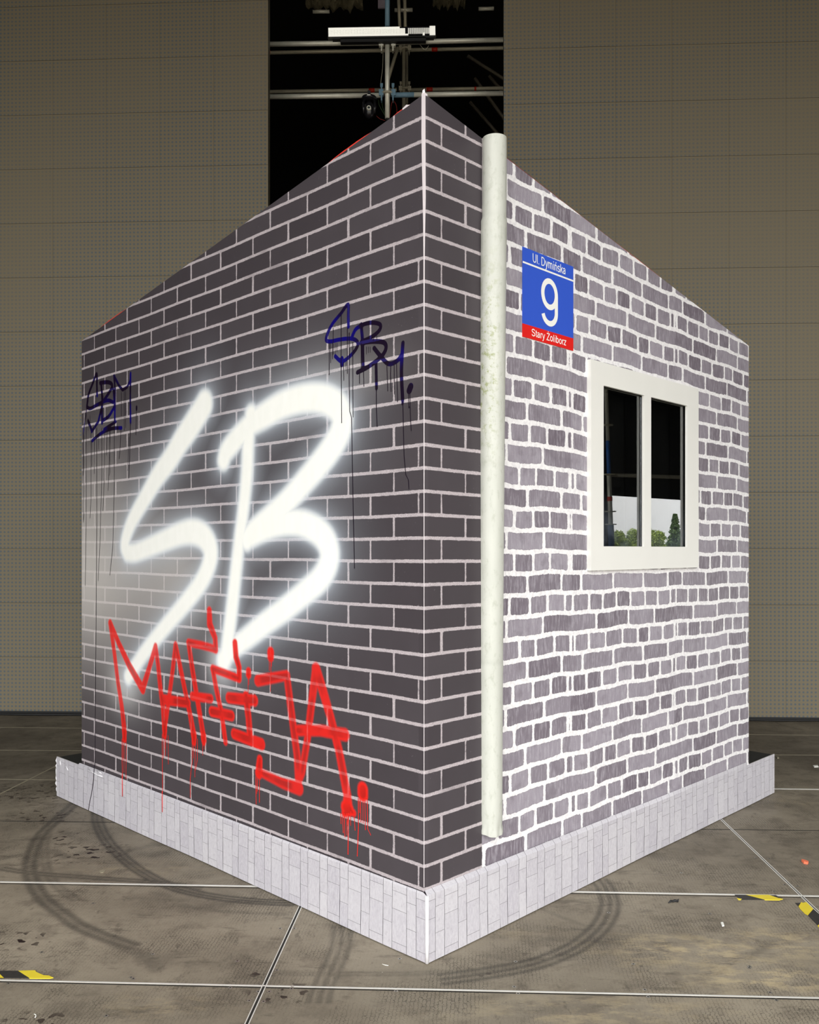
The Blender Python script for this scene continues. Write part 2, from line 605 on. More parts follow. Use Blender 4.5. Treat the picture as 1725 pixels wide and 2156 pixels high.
t.b.inputs['Base Color'].default_value = (0.9, 0.93, 0.92, 1)
t.b.inputs['Roughness'].default_value = 0.0
t.b.inputs['Transmission Weight'].default_value = 1.0
t.b.inputs['IOR'].default_value = 1.52
sepz = t.node('ShaderNodeSeparateXYZ', {0: t.pos()}).outputs['Z']
film = t.math('MULTIPLY', t.step(sepz, 1.80, 1.50), t.step(t.noise(t.pos(), 7, 4), 0.4, 0.75, 0.02, 0.16))
dust_sh = t.node('ShaderNodeBsdfDiffuse', {'Color': (0.36, 0.42, 0.50, 1)})
mx = t.node('ShaderNodeMixShader', {0: film, 1: t.b.outputs[0], 2: dust_sh.outputs[0]})
t.l.new(mx.outputs[0], t.n['Material Output'].inputs['Surface'])
M['glass'] = t.mat
t = NT('glass_lens')
t.set((0.02, 0.03, 0.03, 1), 0.05)
M['lens'] = t.mat
t = NT('lit_led_batten_face')
t.b.inputs['Base Color'].default_value = (0.8, 0.8, 0.75, 1)
t.b.inputs['Emission Color'].default_value = (1.0, 0.97, 0.86, 1)
t.b.inputs['Emission Strength'].default_value = 0.62
M['batten'] = t.mat

# ------------------------------------------------------------------ stage shell (setting)
YAW = 0.0436                      # the stage grid is turned a little against the camera
GX = np.array((1.0, -YAW)) / math.hypot(1, YAW)
GY = np.array((YAW, 1.0)) / math.hypot(1, YAW)


def struct(mb, name, mat, **k):
    return tag(mb.build(name, mat, **k), kind='structure')


# floor with its tyre marks, dust and stains as attributes
xs = np.concatenate([np.linspace(-9, -3.3, 12)[:-1], np.arange(-3.3, 3.3, 0.0115), np.linspace(3.3, 9, 12)])
ys = np.concatenate([np.linspace(-3, 2.6, 10)[:-1], np.arange(2.6, 8.4, 0.0115), np.linspace(8.4, BACK_Y, 12)])
X, Y = np.meshgrid(xs, ys, indexing='ij')


def floor_stroke(s, width, inten, lanes=(0.0,), soft=0.007):
    P = smooth([hit_floor(*p) for p in pts_of(s)], 6)
    acc = np.zeros(X.shape)
    tan = np.gradient(P, axis=0)
    nrm = np.stack([-tan[:, 1], tan[:, 0]], 1)
    nrm /= np.linalg.norm(nrm, axis=1)[:, None] + 1e-9
    for off in lanes:
        Q = P + nrm * off
        f = stroke_field(X, Y, [tuple(q) for q in Q], [width / 2] * len(Q))
        acc = np.maximum(acc, inten / (1 + np.exp(np.clip(f / soft * 2.5, -30, 30))))
    return acc


tyre = np.zeros(X.shape)
for a in (
    ('205,1708 207,1732 222,1765 248,1795 290,1830 350,1862 410,1880 480,1892 560,1899 620,1901', 0.015, 0.98, (-0.026, -0.002, 0.024)),
    ('160,1690 118,1728 86,1760 68,1800 64,1835 76,1868 98,1898 130,1922 165,1948 215,1970 280,1992', 0.034, 0.62, (-0.022, 0.018)),
    ('110,1735 96,1765 94,1800 100,1835 118,1862 160,1895', 0.022, 0.4, (-0.014, 0.014)),
    ('0,1831 60,1840 160,1848 300,1858 340,1862 420,1872', 0.020, 0.7, (0.0, 0.028)),
    ('0,1808 60,1798 110,1792 140,1806', 0.05, 0.3, (0.0,)),
    ('1262,1852 1278,1875 1285,1905 1276,1935 1252,1965 1210,1996 1150,2022 1100,2036 1020,2050 930,2062', 0.022, 0.62, (-0.036, 0.0, 0.034)),
    ('1120,1905 1180,1930 1240,1952 1305,1977', 0.02, 0.3, (0.0,)),
    ('722,1950 718,1990 708,2020 694,2050 680,2082 672,2110', 0.020, 0.52, (-0.034, 0.0, 0.032)),
    ('560,2050 680,2053 820,2053 940,2050 1040,2046 1100,2035 1200,2015', 0.018, 0.3, (0.0, 0.02)),
    ('190,1955 240,1985 300,2010 330,2040', 0.06, 0.3, (0.0,)),
    ('380,1905 430,1915 520,1922 600,1925', 0.03, 0.3, (0.0,)),
    ('1380,1955 1450,1940 1500,1938 1540,1945', 0.012, 0.25, (0.0,)),
):
    tyre = np.maximum(tyre, floor_stroke(*a))
NP = 900
for _ in range(110):                                     # scuffs and shoe prints
    cx0, cy0 = rng.uniform(-2.6, 2.6), rng.uniform(2.7, 6.5)
    an = rng.uniform(-0.9, 0.9)
    L, W_ = rng.uniform(0.05, 0.16), rng.uniform(0.012, 0.04)
    dx, dy = X - cx0, Y - cy0
    a_ = dx * math.cos(an) + dy * math.sin(an)
    b_ = -dx * math.sin(an) + dy * math.cos(an)
    tyre = np.maximum(tyre, rng.uniform(0.12, 0.34) * np.exp(-(a_ / L) ** 4 - (b_ / W_) ** 2))
dust = np.zeros(X.shape)
for px, py, rx, ry, k in ((1480, 2000, .35, .16, .7), (1640, 1985, .2, .14, .7), (1620, 2060, .3, .1, .8), (1390, 2003, .15, .07, .7),
                          (1560, 2035, .3, .1, .5), (330, 2120, .2, .1, .3), (1250, 2130, .4, .1, .5), (300, 1830, .3, .08, .25),
                          (1650, 1690, .3, .1, .2), (1010, 1960, .25, .08, .2)):
    x0, y0 = hit_floor(px, py)
    dust = np.maximum(dust, k * np.exp(-((X - x0) / rx) ** 2 - ((Y - y0) / ry) ** 2))
stain = np.zeros(X.shape)
for px, py, rx, ry, k in ((190, 1797, .16, .14, 1), (137, 1763, .07, .12, .9), (20, 1980, .16, .08, 1), (55, 1974, .05, .05, 1),
                          (60, 1670, .3, .25, .7), (95, 1718, .2, .15, .8), (590, 2090, .12, .07, .9), (555, 2046, .05, .04, .9),
                          (605, 2037, .05, .04, .8), (75, 2150, .12, .06, .8), (1035, 2057, .04, .03, .8), (420, 2075, .2, .05, .3)):
    x0, y0 = hit_floor(px, py)
    stain = np.maximum(stain, k * np.exp(-((X - x0) / rx) ** 4 - ((Y - y0) / ry) ** 4))
floor_dark = np.zeros(X.shape)                                 # light falling off towards the back, painted in, plus two darker patches
floor_dark = 0.62 * np.clip((Y - 4.3) / 2.0, 0, 1) * (0.8 + 0.2 * np.sin(3.1 * X + 1.7 * Y))
floor_dark = np.maximum(floor_dark, 0.42 * np.exp(-((X - 2.3) / 0.9) ** 2 - ((Y - 4.4) / 0.7) ** 2))
floor_dark = np.maximum(floor_dark, 0.22 * np.exp(-((X + 1.6) / 0.9) ** 2 - ((Y - 2.85) / 0.25) ** 2))
P = np.stack([X, Y, np.zeros_like(X)], -1)
floor = tag(grid_mesh('floor', P, M['floor'], dict(tyre=tyre, dust=dust, stain=stain, floor_dark=floor_dark)), kind='structure')

b = MB(); b.box((0, (FRONT_Y + BACK_Y) / 2, ROOF_Z + 0.05), (2 * SIDE_X, BACK_Y - FRONT_Y, 0.1)); struct(b, 'ceiling', M['black'])
b = MB(); b.box((0, BACK_Y + 0.05, ROOF_Z / 2), (2 * SIDE_X, 0.1, ROOF_Z)); struct(b, 'wall_back', M['black'])
b = MB(); b.box((-SIDE_X - 0.05, (FRONT_Y + BACK_Y) / 2, ROOF_Z / 2), (0.1, BACK_Y - FRONT_Y, ROOF_Z)); struct(b, 'wall_left', M['black_side'])
# right side cloth hangs to the floor up to y=6.05 and stops about 2.2 m up beyond that
b = MB()
for x in (SIDE_X, SIDE_X + 0.05):
    b.face([(x, FRONT_Y, 0), (x, 6.05, 0), (x, 6.05, ROOF_Z), (x, FRONT_Y, ROOF_Z)])
    b.face([(x, 6.05, 2.275), (x, 11.2, 1.95), (x, 11.2, ROOF_Z), (x, 6.05, ROOF_Z)])
    b.face([(x, 11.2, 0), (x, BACK_Y, 0), (x, BACK_Y, ROOF_Z), (x, 11.2, ROOF_Z)])
struct(b, 'wall_right', M['black_side'])
b = MB(); b.box((0, FRONT_Y, (ROOF_Z + FRONT_H) / 2), (2 * SIDE_X, 0.1, ROOF_Z - FRONT_H)); struct(b, 'wall_front', M['black_side'])
b = MB(); b.box((0, 20, -1.55), (260, 260, 0.1)); o = struct(b, 'ground', M['ground'])

# deck seams: aluminium profiles of the stage decks
trim_n = 0


def seam_line(p0, p1, width, mat, h=0.0012):
    global trim_n
    trim_n += 1
    a, c = np.array(p0), np.array(p1)
    d = (c - a) / np.linalg.norm(c - a)
    n = np.array((-d[1], d[0]))
    m = (a + c) / 2
    b = MB()
    b.box((m[0], m[1], h / 2 + 0.0002), (np.linalg.norm(c - a), width, h), ((d[0], d[1], 0), (n[0], n[1], 0), (0, 0, 1)))
    return struct(b, 'trim_%d' % trim_n, mat)


def cross_line(py0, py1, width, mat, x0=0, x1=1725, h=0.0012):
    a, c = np.array(hit_floor(0, py0)), np.array(hit_floor(1725, py1))
    g = lambda px: a + (c - a) * ((px - CX) / FPX * a[1] - a[0]) / ((c - a)[0] - (px - CX) / FPX * (c - a)[1])
    return seam_line(g(x0), g(x1), width, mat, h)


cross_line(2064, 2101.5, 0.0085, M['alu'], -300, 2000)
cross_line(2067.5, 2105, 0.006, M['seam'], -300, 2000, 0.0008)
cross_line(1857, 1887, 0.0135, M['alu'], -300, 2000)
cross_line(1860.5, 1890.5, 0.006, M['seam'], -300, 2000, 0.0008)
cross_line(1640.6, 1662, 0.010, M['thin_seam'], -300, 1560, 0.0008)
cross_line(1640.6, 1662, 0.018, M['alu'], 1560, 2000)
cross_line(1728.6, 1749, 0.008, M['seam'], -300, 2000, 0.0007)
cross_line(1579.5, 1590, 0.012, M['thin_seam'], -300, 2000, 0.0007)
cross_line(1531.5, 1548, 0.012, M['thin_seam'], -300, 2000, 0.0007)
# the two lengthwise deck joints
for off, mm in ((-0.0062, 'alu'), (0.0, 'seam'), (0.0062, 'alu')):
    e0, e1 = np.array(hit_floor(520, 2156)), np.array(hit_floor(630, 1915))
    d = (e1 - e0) / np.linalg.norm(e1 - e0)
    n = np.array((d[1], -d[0]))
    seam_line(e0 - d * 3.0 + n * off, e1 + d * 1.8 + n * off, 0.0036 if mm == 'alu' else 0.0085, M[mm], 0.0016 if mm == 'alu' else 0.0009)
    f0, f1 = np.array(hit_floor(1725, 1922)), np.array(hit_floor(1520, 1726.5))
    d = (f1 - f0) / np.linalg.norm(f1 - f0)
    n = np.array((d[1], -d[0]))
    seam_line(f0 - d * 0.9 + n * off * .8, f1 + d * 2.6 + n * off * .8, 0.0046 if mm == 'alu' else 0.008, M[mm], 0.0016 if mm == 'alu' else 0.0009)
g0, g1 = np.array(hit_floor(0, 1672)), np.array(hit_floor(120, 1612))
seam_line(g0 - (g1 - g0) * 0.8, g1 + (g1 - g0) * 1.5, 0.012, M['thin_seam'])

# screws in the decks
for px, py in pts_of('88,2005 18,2071 276,2058 281,2061 322,2009 485,2080 525,2107 555,2109 224,2139 196,1902 545,1865 590,1955 620,1955 '
                     '583,2043 544,2088 567,2088 614,2082 616,2077 500,2024 842,2019 834,2087 1083,2078 1086,2025 1091,2092 1282,1922 1495,1924 '
                     '1334,2030 1358,2084 1365,2099 1579,2035 1578,2038 1635,2106 1622,2090 1435,1838 1592,1806 1620,1808 1653,1863 1680,1866 1630,1877'):
    x, y = hit_floor(px, py)
    b = MB()
    b.lathe((x, y, 0), [(0.0005, 0.0012), (0.0035, 0.0012)], n=12, mi=1)
    b.lathe((x, y, 0), [(0.0035, 0.0013), (0.005, 0.0018), (0.0075, 0.0008)], n=12, mi=0)
    b.build('screw', [M['screw'], M['screw_hole']], floor)

# ------------------------------------------------------------------ LED video walls
PW = 0.5
mb = MB()
g = 0.0006
mb.box((0, -0.004, 0), (PW - 2 * g, 0.008, PW - 4.2 * g), mi=0)
mb.box((0, 0.04, 0), (PW - 0.001, 0.078, PW - 0.001), mi=1)
proto_panel = None


def led_wall(base, direction, cols, label, name='led_video_wall'):
    """direction: +1 grows to the right from base, -1 to the left"""
    global proto_panel
    root = empty(name, (base[0], base[1], 0), label, 'video wall')
    root.rotation_euler = (0, 0, math.atan2(GX[1], GX[0]))
    for c in range(cols):
        for r in range(14):
            if proto_panel is None:
                o = mb.build('led_panel', [M['led'], M['led_frame']])
                proto_panel = o
            else:
                o = proto_panel.copy()
                COL.objects.link(o)
            o.parent = root
            jig = random.uniform(-0.0004, 0.0004)
            o.location = (direction * (c + 0.5) * PW, jig, 0.028 + (r + 0.5) * PW)
    b = MB()
    b.box((direction * cols * PW / 2, 0.06, 0.014), (cols * PW, 0.12, 0.028))
    o = b.build('base_beam', M['black_rubber'])
    o.parent = root
    return root


BL = (-1.2897, 8.02)
BR = (0.8496, 7.924)
led_wall(BL, -1, 7, 'tall grey-brown LED video wall standing left of the dark gap')
led_wall(BR, 1, 7, 'tall grey-brown LED video wall standing right of the dark gap')
# black cables lying at the foot of both walls
for (bx, by), sgn, lab in ((BL, -1, 'black power cables lying at the foot of the left LED wall'),
                           (BR, 1, 'black power cable lying at the foot of the right LED wall')):
    b = MB()
    for k in range(2 if sgn < 0 else 1):
        pp = []
        for i in range(28):
            s_ = sgn * i * 0.13
            wob = 0.012 * math.sin(i * 0.9 + k * 2) + 0.012 * math.sin(i * 0.37 + k)
            pp.append((bx + GX[0] * s_, by - 0.05 - 0.03 * k + GX[1] * s_ + wob, 0.010))
        b.tube(pp, 0.009, 8)
    tag(b.build('power_cable', M['black_rubber']), lab, 'cable')

# ------------------------------------------------------------------ the house
house = empty('brick_house', on_wall('L', 0, 0.25),
              'wedge-shaped mock house with dark and whitewashed brick print walls and graffiti', 'house')


def ztop(side, u):
    return ZC - ((ZC - ZL) / TL if side == 'L' else (ZC - ZR) / TR) * u


def course_z(side, u):
    """(height of bed joint 0, course pitch) of the dark print"""
    k = u / 2.8
    if side == 'L': return 0.2666 + 0.010 * k, 0.0861 - 0.0005 * k
    return np.full_like(u, 0.2666), np.full_like(u, 0.0861)


def brick_tone(r, c, seed):
    h = np.sin(r * 127.1 + c * 311.7 + seed) * 43758.5453
    return h - np.floor(h)


ZB = 0.245
# --- dark left wall -----------------------------------------------------------------
nu, nv = 570, 600
U = np.linspace(0, TL, nu)[:, None] * np.ones((1, nv))
V = np.linspace(0, 1, nv)[None, :] * np.ones((nu, 1))
Z = ZB + V * (ztop('L', U) - ZB)


def dark_bricks(U, Z, side):
    z0, p = course_z(side, U)
    zz = Z + 0.0012 * np.sin(U * 9 + Z * 3)
    q = (zz - z0) / p
    row = np.floor(q)
    dz = (0.5 - np.abs(q - row - 0.5)) * p
    if side == 'L': s, ph = 0.1308, 0.0274
    else: s, ph = 0.137, 0.092
    j = (U - ph) / s
    par = np.mod(row, 2)
    jj = (j - par) / 2
    c = np.floor(jj)
    du = (0.5 - np.abs(jj - c - 0.5)) * 2 * s
    near = (np.abs(U - 0.0274) < 0.03) if side == 'L' else (U < -1)
    bed = 0.0062
    hw = 0.0036 + 0.0034 * brick_tone(row, np.floor(jj + 0.5), 5.0) ** 2
    hw = np.where(near, 0.0004 + 0.003 * (brick_tone(row, 1.0, 9.0) > 0.8), hw)
    d = np.minimum(dz - bed, du - hw)
    return d, brick_tone(row, c, 1.3)


bd_, tone_ = dark_bricks(U, Z, 'L')

white_d = np.full(U.shape, 1.0)
halo = np.zeros(U.shape)


def to_wall(s, side='L'):
    out = []
    for px, py in pts_of(s):
        u, z, dep = hit_wall(side, px, py)
        out.append((u, z, dep / FPX))
    return out


def white_strokes():
    global white_d, halo
    specs = (
        ('430,852 424,862 401,899 380,930 358,967 332,1003 311,1039 290,1075 275.5,1103 266,1130 263,1150 268,1163', [26, 26, 22, 17, 14, 15], 5),
        ('268,1163 282,1164 300,1158 344,1139 380,1124 408,1120 430,1131 443,1157 440,1188 423,1226 390,1270 351,1316 308,1369 283,1405 270,1425', [15, 15, 19, 23, 22, 18, 15, 13, 12], 5),
        ('529,873 523,924 520,996 513,1068 504,1139 496,1211 488,1283 481,1341 477,1377 470,1392', [16, 15, 14, 15, 16, 18], 4),
        ('471,968 476,952 488,936 505,916 531,891 559,873 595,852 638,839 678,839 707,853 720,877 717,906 703,935 678,970 642,1013 603,1057 563,1093 534,1118 520,1136', [17, 20, 20, 24, 25, 26, 26, 25, 22, 20, 18], 4),
        ('520,1136 559,1114 595,1102 631,1101 663,1114 685,1136 694,1164 689,1193 671,1222 638,1251 599,1283 559,1312 523,1341 498,1360 478,1378', [16, 20, 22, 24, 24, 22, 20, 19, 17, 15], 4),
    )
    for s, r, n in specs:
        W = np.array(to_wall(s))
        rr = np.interp(np.linspace(0, 1, len(W)), np.linspace(0, 1, len(r)), r)
        S = smooth(np.column_stack([W[:, 0], W[:, 1], W[:, 2] * rr]), n)
        f = stroke_field(U, Z, [(a[0], a[1]) for a in S], [a[2] for a in S], 0.55)
        white_d = np.minimum(white_d, f)
    f = np.clip(white_d, 0, 9)
    halo = 0.55 * np.exp(-(f / 0.026) ** 2) + 0.22 * np.exp(-(f / 0.075) ** 2) + 0.10 * np.exp(-(f / 0.2) ** 2)
    halo = np.clip(halo, 0, 0.95)


white_strokes()
mist = np.zeros(U.shape)
for px, py, rx, ry, k in ((175, 1200, .72, .50, .80), (330, 1230, .5, .28, .30), (262, 1440, .16, .12, .62), (380, 1200, .28, .2, .3),
                          (465, 1395, .10, .10, .6), (700, 800, .35, .1, .18), (200, 1010, .3, .25, .15)):
    u0, z0, _ = hit_wall('L', px, py)
    mist = 1 - (1 - mist) * (1 - k * np.exp(-((U - u0) / rx) ** 2 - ((Z - z0) / ry) ** 2))

red_d = np.full(U.shape, 1.0)
red_a = np.full(U.shape, 0.9)
RED = (
    # M
    ('232,1312 241,1376 248.5,1437 256,1484 259,1509 262,1541', '6 6 6 6.5 7 8', .88),
    ('232,1312 250,1354 272,1401 300.6,1451', '6.5 6 7.5 8.5', .92), ('300.6,1451 315,1404 327.6,1361', '8 6 6', .9),
    ('327.6,1361 333,1401 338,1451 344,1494 346.7,1538', '6 6 6.5 7 7.5', .88),
    # A
    ('346,1537 354.6,1480 363.5,1412 369.7,1358', '6.5 5.5 5.5 6', .86), ('369.7,1358 379.7,1405 390.5,1458 401.3,1509 408.5,1551', '6 6 6 6.5 8', .88),
    ('346,1473 396,1480', '9 8', .9),
    # F
    ('440.8,1286 441.6,1314 453,1343 454.5,1368', '7 8 6.5 6.5', .9), ('454.5,1368 448,1365 423,1358 397,1353', '6.5 6.5 6.5 6.5', .88),
    ('397,1353 405,1408 415.7,1473 424.7,1527 429.3,1558', '6 6.5 6.5 6.5 7.5', .88), ('405,1465.7 444,1471', '7.5 7.5', .92),
    # second F
    ('494.8,1354 497,1383 503.7,1405 503.7,1429', '7 7.5 6.5 6.5', .97), ('503.7,1429 473,1417 448,1408', '6.5 7 7', .95),
    ('448,1408 455,1448 466,1498 475,1562', '6 6 6 5.5', .9), ('446,1498 487.6,1507', '9 9', .92),
    # I
    ('523.5,1414 523.5,1420', '7 7', .97), ('482,1469 536,1475', '9.5 10', .92), ('518,1466 523.5,1512 527,1558', '9 8 8', .88), ('493,1545 550.5,1567', '9 10.5', .92),
    # J
    ('570,1373 570,1382', '9 9', .97), ('543,1433 604,1422', '10 8.5', .88), ('604,1422 611.6,1484 618.8,1538 626,1592 629.5,1660', '8.5 9 9 9 9', .82),
    ('629.5,1660 595,1649 552,1628', '12 9 7', .84), ('545,1628 547,1599', '10 7', .96),
    # A
    ('631,1640 636,1625 647.5,1555 658,1466 665.5,1408', '7 8 8 9 10', .84), ('665.5,1408 678,1448 696,1509 714,1581 732,1678 732,1701', '11 11 9.5 9.5 10 13', .86),
    ('628,1538 675,1538 727,1547', '9 9.5 11', .88),
    ('764,1662 764,1672', '13 13', .96),
    # running ends
    ('262,1545 262,1556', '7.5 6', .97), ('346.7,1530 346.7,1548', '7.5 6', .97), ('408.5,1545 408.5,1562', '7.5 6', .97), ('429.3,1550 429.3,1563', '7 5', .97),
    ('735,1704 726,1712', '12 7', .97), ('728,1700 745,1712', '12 5', .97),
)
for s, r, a in RED:
    W = np.array(to_wall(s))
    rr = np.array([float(q) for q in r.split()])
    A_ = np.column_stack([W[:, 0], W[:, 1], W[:, 2] * rr * 1.06])
    f = stroke_field(U, Z, [(q[0], q[1]) for q in A_], [q[2] for q in A_])
    red_a = np.where(f < 0.01, np.maximum(np.where(red_d < 0.01, red_a, 0), a), red_a)
    red_d = np.minimum(red_d, f)

ink_d = np.full(U.shape, 1.0)
INK = (
    # right tag
    ('734,688 733.5,664 732.9,641 718,660 700,682 690,702 687,716 696,719 715,715 740,713 753,720 751,733 737,750 720,761 706,750', 3.6, 1),
    ('760.6,683 763.6,720 765,778', 3.8, 1),
    ('742.5,706 751.5,691 775.7,680 799,682 800,694 785,708 760.6,720', 3.8, 1), ('760.6,722 785,719 808,721 813,733 803,751 776,772 753,784', 4.2, 1),
    ('788,733 800,748 818,766 836,760 846,747', 4.2, 1), ('848.6,722 845.5,781 848,841', 4.2, 1), ('792,763 793,818', 3.6, 1),
    ('865,814 862,822', 6.5, 0), ('720,755 720,768', 4.5, 0), ('848,838 848,850', 3.0, 0),
    # left tag
    ('204.5,833 204,812 203.5,787 194.7,809 186.5,831 183,857', 3.2, 1), ('183.5,857 190.6,860 207,851 227,843 238,847', 3.3, 1),
    ('185.5,886 193.7,908 207,888 214,858 216,836', 3.3, 0), ('213,806 215,835 215,860 215,890', 3.6, 1),
    ('211,806 229,805 236.5,813 227,831 218,844', 3.6, 1), ('236,815 239,823 241.6,860 241.6,884', 2.9, 1), ('240,858 229.4,876 217,885', 3.4, 1),
    ('241.6,884 242.7,823 240,791 250,811 258,821 268,815 274,802 275,786 274.3,843 275,890', 2.9, 0), ('287.6,857 287.6,862', 2.8, 0),
    ('244,888 231,896 219,904', 2.8, 1), ('219,904 240,902 256,901', 3.0, 1), ('256,901 238,902 215,911 194,928', 3.2, 1),
    ('182.4,862 177.3,896 175.5,915', 1.4, 1),
)
for s, r, sm in INK:
    W = np.array(to_wall(s))
    A_ = np.column_stack([W[:, 0], W[:, 1], W[:, 2] * r * 1.22])
    if sm: A_ = smooth(A_, 4)
    f = stroke_field(U, Z, [(q[0], q[1]) for q in A_], [q[2] for q in A_])
    ink_d = np.minimum(ink_d, f)

P = np.empty(U.shape + (3,))
P[..., 0] = C0[0] + DL[0] * U
P[..., 1] = C0[1] + DL[1] * U
P[..., 2] = Z
wall_dark = grid_mesh('dark_brick_wall', P, M['dark_brick'],
                      dict(brick_d=bd_, tone=tone_, white_d=np.clip(white_d, -1, 1), halo=halo, mist=mist, red_d=red_d, red_a=red_a, ink_d=ink_d),
                      parent=house, flip=True)
wall_dark['label'] = 'dark brick print with SB MAFIJA graffiti'

# --- dark return on the right face ----------------------------------------------------
nu, nv = 66, 600
U = np.linspace(0, 0.327, nu)[:, None] * np.ones((1, nv))
V = np.linspace(0, 1, nv)[None, :] * np.ones((nu, 1))
Z = ZB + V * (ztop('R', U) - ZB)
bd_, tone_ = dark_bricks(U, Z, 'R')
OFFR = 0.003
P = np.empty(U.shape + (3,))
P[..., 0] = C0[0] + DR[0] * U + NR[0] * OFFR * np.minimum(1, U / 0.02)
P[..., 1] = C0[1] + DR[1] * U + NR[1] * OFFR * np.minimum(1, U / 0.02)
P[..., 2] = Z
z_ = np.zeros_like(U)
o = grid_mesh('dark_brick_return', P, M['dark_brick'],
              dict(brick_d=bd_, tone=tone_, white_d=z_ + 1, halo=z_, mist=z_, red_d=z_ + 1, red_a=z_, ink_d=z_ + 1), parent=house)
o['label'] = 'dark brick print round the corner'

# --- whitewashed right wall -----------------------------------------------------------
WIN = (1.2105, 1.578, 1.648, 2.026, 1.533, 2.278)          # two panes along the wall, sill and head heights
U0 = 0.31
nu, nv = 560, 620
ua = np.linspace(U0, TR, nu)
for q in (WIN[0] - .03, WIN[3] + .03):
    ua[np.argmin(abs(ua - q))] = q
U = ua[:, None] * np.ones((1, nv))
V = np.linspace(0, 1, nv)[None, :] * np.ones((nu, 1))
Z = ZB + V * (ztop('R', U) - ZB)
kk = (U - 0.48) / 2.305
zref = 1.51 - 0.021 * kk
pit = 0.0900 - 0.0011 * kk
wav = 0.003 * np.sin(U * 11 + 2.0) + 0.002 * np.sin(U * 23 + Z * 4)
q = (Z + wav - zref) / pit
row = np.floor(q).astype(int)
dz = (0.5 - np.abs(q - row - 0.5)) * pit
STRIP = 0.943
H0 = [0.008, 0.128, 0.256, 0.395, 0.532, 0.661, 0.793, 0.925]
H1 = [0.036, 0.146, 0.290, 0.430, 0.570, 0.683, 0.818, 0.940]
H2 = [0.018, 0.140, 0.262, 0.385, 0.505, 0.640, 0.765, 0.905]
S0 = [0.204, 0.482, 0.738]
S1 = [0.088, 0.345, 0.618, 0.872]
du = np.zeros(U.shape)
tone_ = np.zeros(U.shape)
for r in range(row.min(), row.max() + 1):
    m = row == r
    if not m.any(): continue
    rr = random.Random(abs(r) * 31 + 5)
    if r % 2 == 0: base = S0 if r % 4 == 0 else S1
    else: base = (H0, H1, H2, H0)[((r - 1) // 2) % 4]
    base = [x + rr.uniform(-0.008, 0.008) for x in base]
    js = sorted(x + STRIP * k for k in range(-1, 4) for x in base)
    if r % 2: # the print seams leave a sliver of a brick
        js = sorted(js + [STRIP * k - 0.002 for k in range(4)]) if base[0] > 0.02 else js
    js = np.array(js)
    u = U[m]
    i = np.clip(np.searchsorted(js, u), 1, len(js) - 1)
    dl, dr_ = u - js[i - 1], js[i] - u
    wj = 0.0068 + 0.0035 * brick_tone(np.where(dl < dr_, i - 1, i) % 9, r, 3.0)
    du[m] = np.minimum(dl, dr_) - wj
    cell = (i - 1)
    seam = np.floor(u / STRIP)
    tone_[m] = brick_tone(r * 1.0, cell * 1.0 + 7 * seam, 2.2)
bedw = 0.0096
dzz = dz - bedw
# round the brick corners
k_ = 0.010
hm = np.clip(0.5 + 0.5 * (du - dzz) / k_, 0, 1)
bd_ = du * (1 - hm) + dzz * hm - k_ * hm * (1 - hm)
P = np.empty(U.shape + (3,))
P[..., 0] = C0[0] + DR[0] * U
P[..., 1] = C0[1] + DR[1] * U
P[..., 2] = Z
uc = 0.25 * (U[:-1, :-1] + U[1:, :-1] + U[1:, 1:] + U[:-1, 1:])
zc = 0.25 * (Z[:-1, :-1] + Z[1:, :-1] + Z[1:, 1:] + Z[:-1, 1:])
keep = ~((uc > WIN[0] - .03) & (uc < WIN[3] + .03) & (zc > WIN[4] - .03) & (zc < WIN[5] + .03))
o = grid_mesh('whitewashed_brick_wall', P, M['light_brick'], dict(brick_d=bd_, tone=tone_), keep=keep, parent=house)
o['label'] = 'whitewashed brick print'

# wall edges, the two hidden back walls, the roof
pL, pR = C0 + DL * TL, C0 + DR * TR
pB = C0 + DL * TL + DR * TR
ZBK = ZL + ZR - ZC
b = MB()
inn = 0.02
b.face([(*pL, ZB), (*pL, ZL), (*pB, ZBK), (*pB, ZB)])
b.face([(*pR, ZB), (*pB, ZB), (*pB, ZBK), (*pR, ZR)])
b.build('back_wall', M['ply'], house)
b = MB()                                                  # inside lining so that the window looks into a dark box
q = [C0 + DL * a + DR * c for a, c in ((.06, .06), (TL - .03, .06), (TL - .03, TR - .03), (.06, TR - .03))]
zz = [ZC - .06, ZL - .06, ZBK - .04, ZR - .06]
for i in (1, 2):
    j = (i + 1) % 4
    b.face([(*q[i], ZB + .005), (*q[j], ZB + .005), (*q[j], zz[j]), (*q[i], zz[i])])
b.face([(*q[i], ZB + .005) for i in range(4)])
b.face([(*q[i], zz[i]) for i in range(4)])
b.build('inner_lining', M['black'], house)
b = MB()
n = 60
RT = 0.006
prev = None
pts_top, pts_bot = [], []
for i in range(n + 1):
    u = TL * i / n
    lift = 0.0006 + sum(h * math.exp(-((u - c_) / w_) ** 4) for c_, w_, h in ((.13, .05, .006), (.42, .13, .008), (2.42, .16, .007), (1.2, .1, .001)))
    a = on_wall('L', u, ztop('L', u) + lift, -0.004)
    c = on_wall('L', u, ztop('L', u) - 0.006, -0.004)
    if prev: b.face([prev[1], prev[0], a, c])
    prev = (a, c)
    pts_top.append(a)
prev = None
for i in range(n + 1):
    u = TR * i / n
    lift = 0.002 + 0.0035 * max(0, math.sin(u * 4.2 + 1.5))
    a = on_wall('R', u, ztop('R', u) + lift, -0.004)
    c = on_wall('R', u, ztop('R', u) - 0.006, -0.004)
    if prev: b.face([prev[0], prev[1], c, a])
    prev = (a, c)
b.face([on_wall('L', 0, ZC + .002, -.004), on_wall('L', TL, ZL + .002, -.004), (*pB, ZBK + .002), on_wall('R', TR, ZR + .002, -.004)])
o = b.build('roof', M['red_roof'], house)
o['label'] = 'red roof sheet'
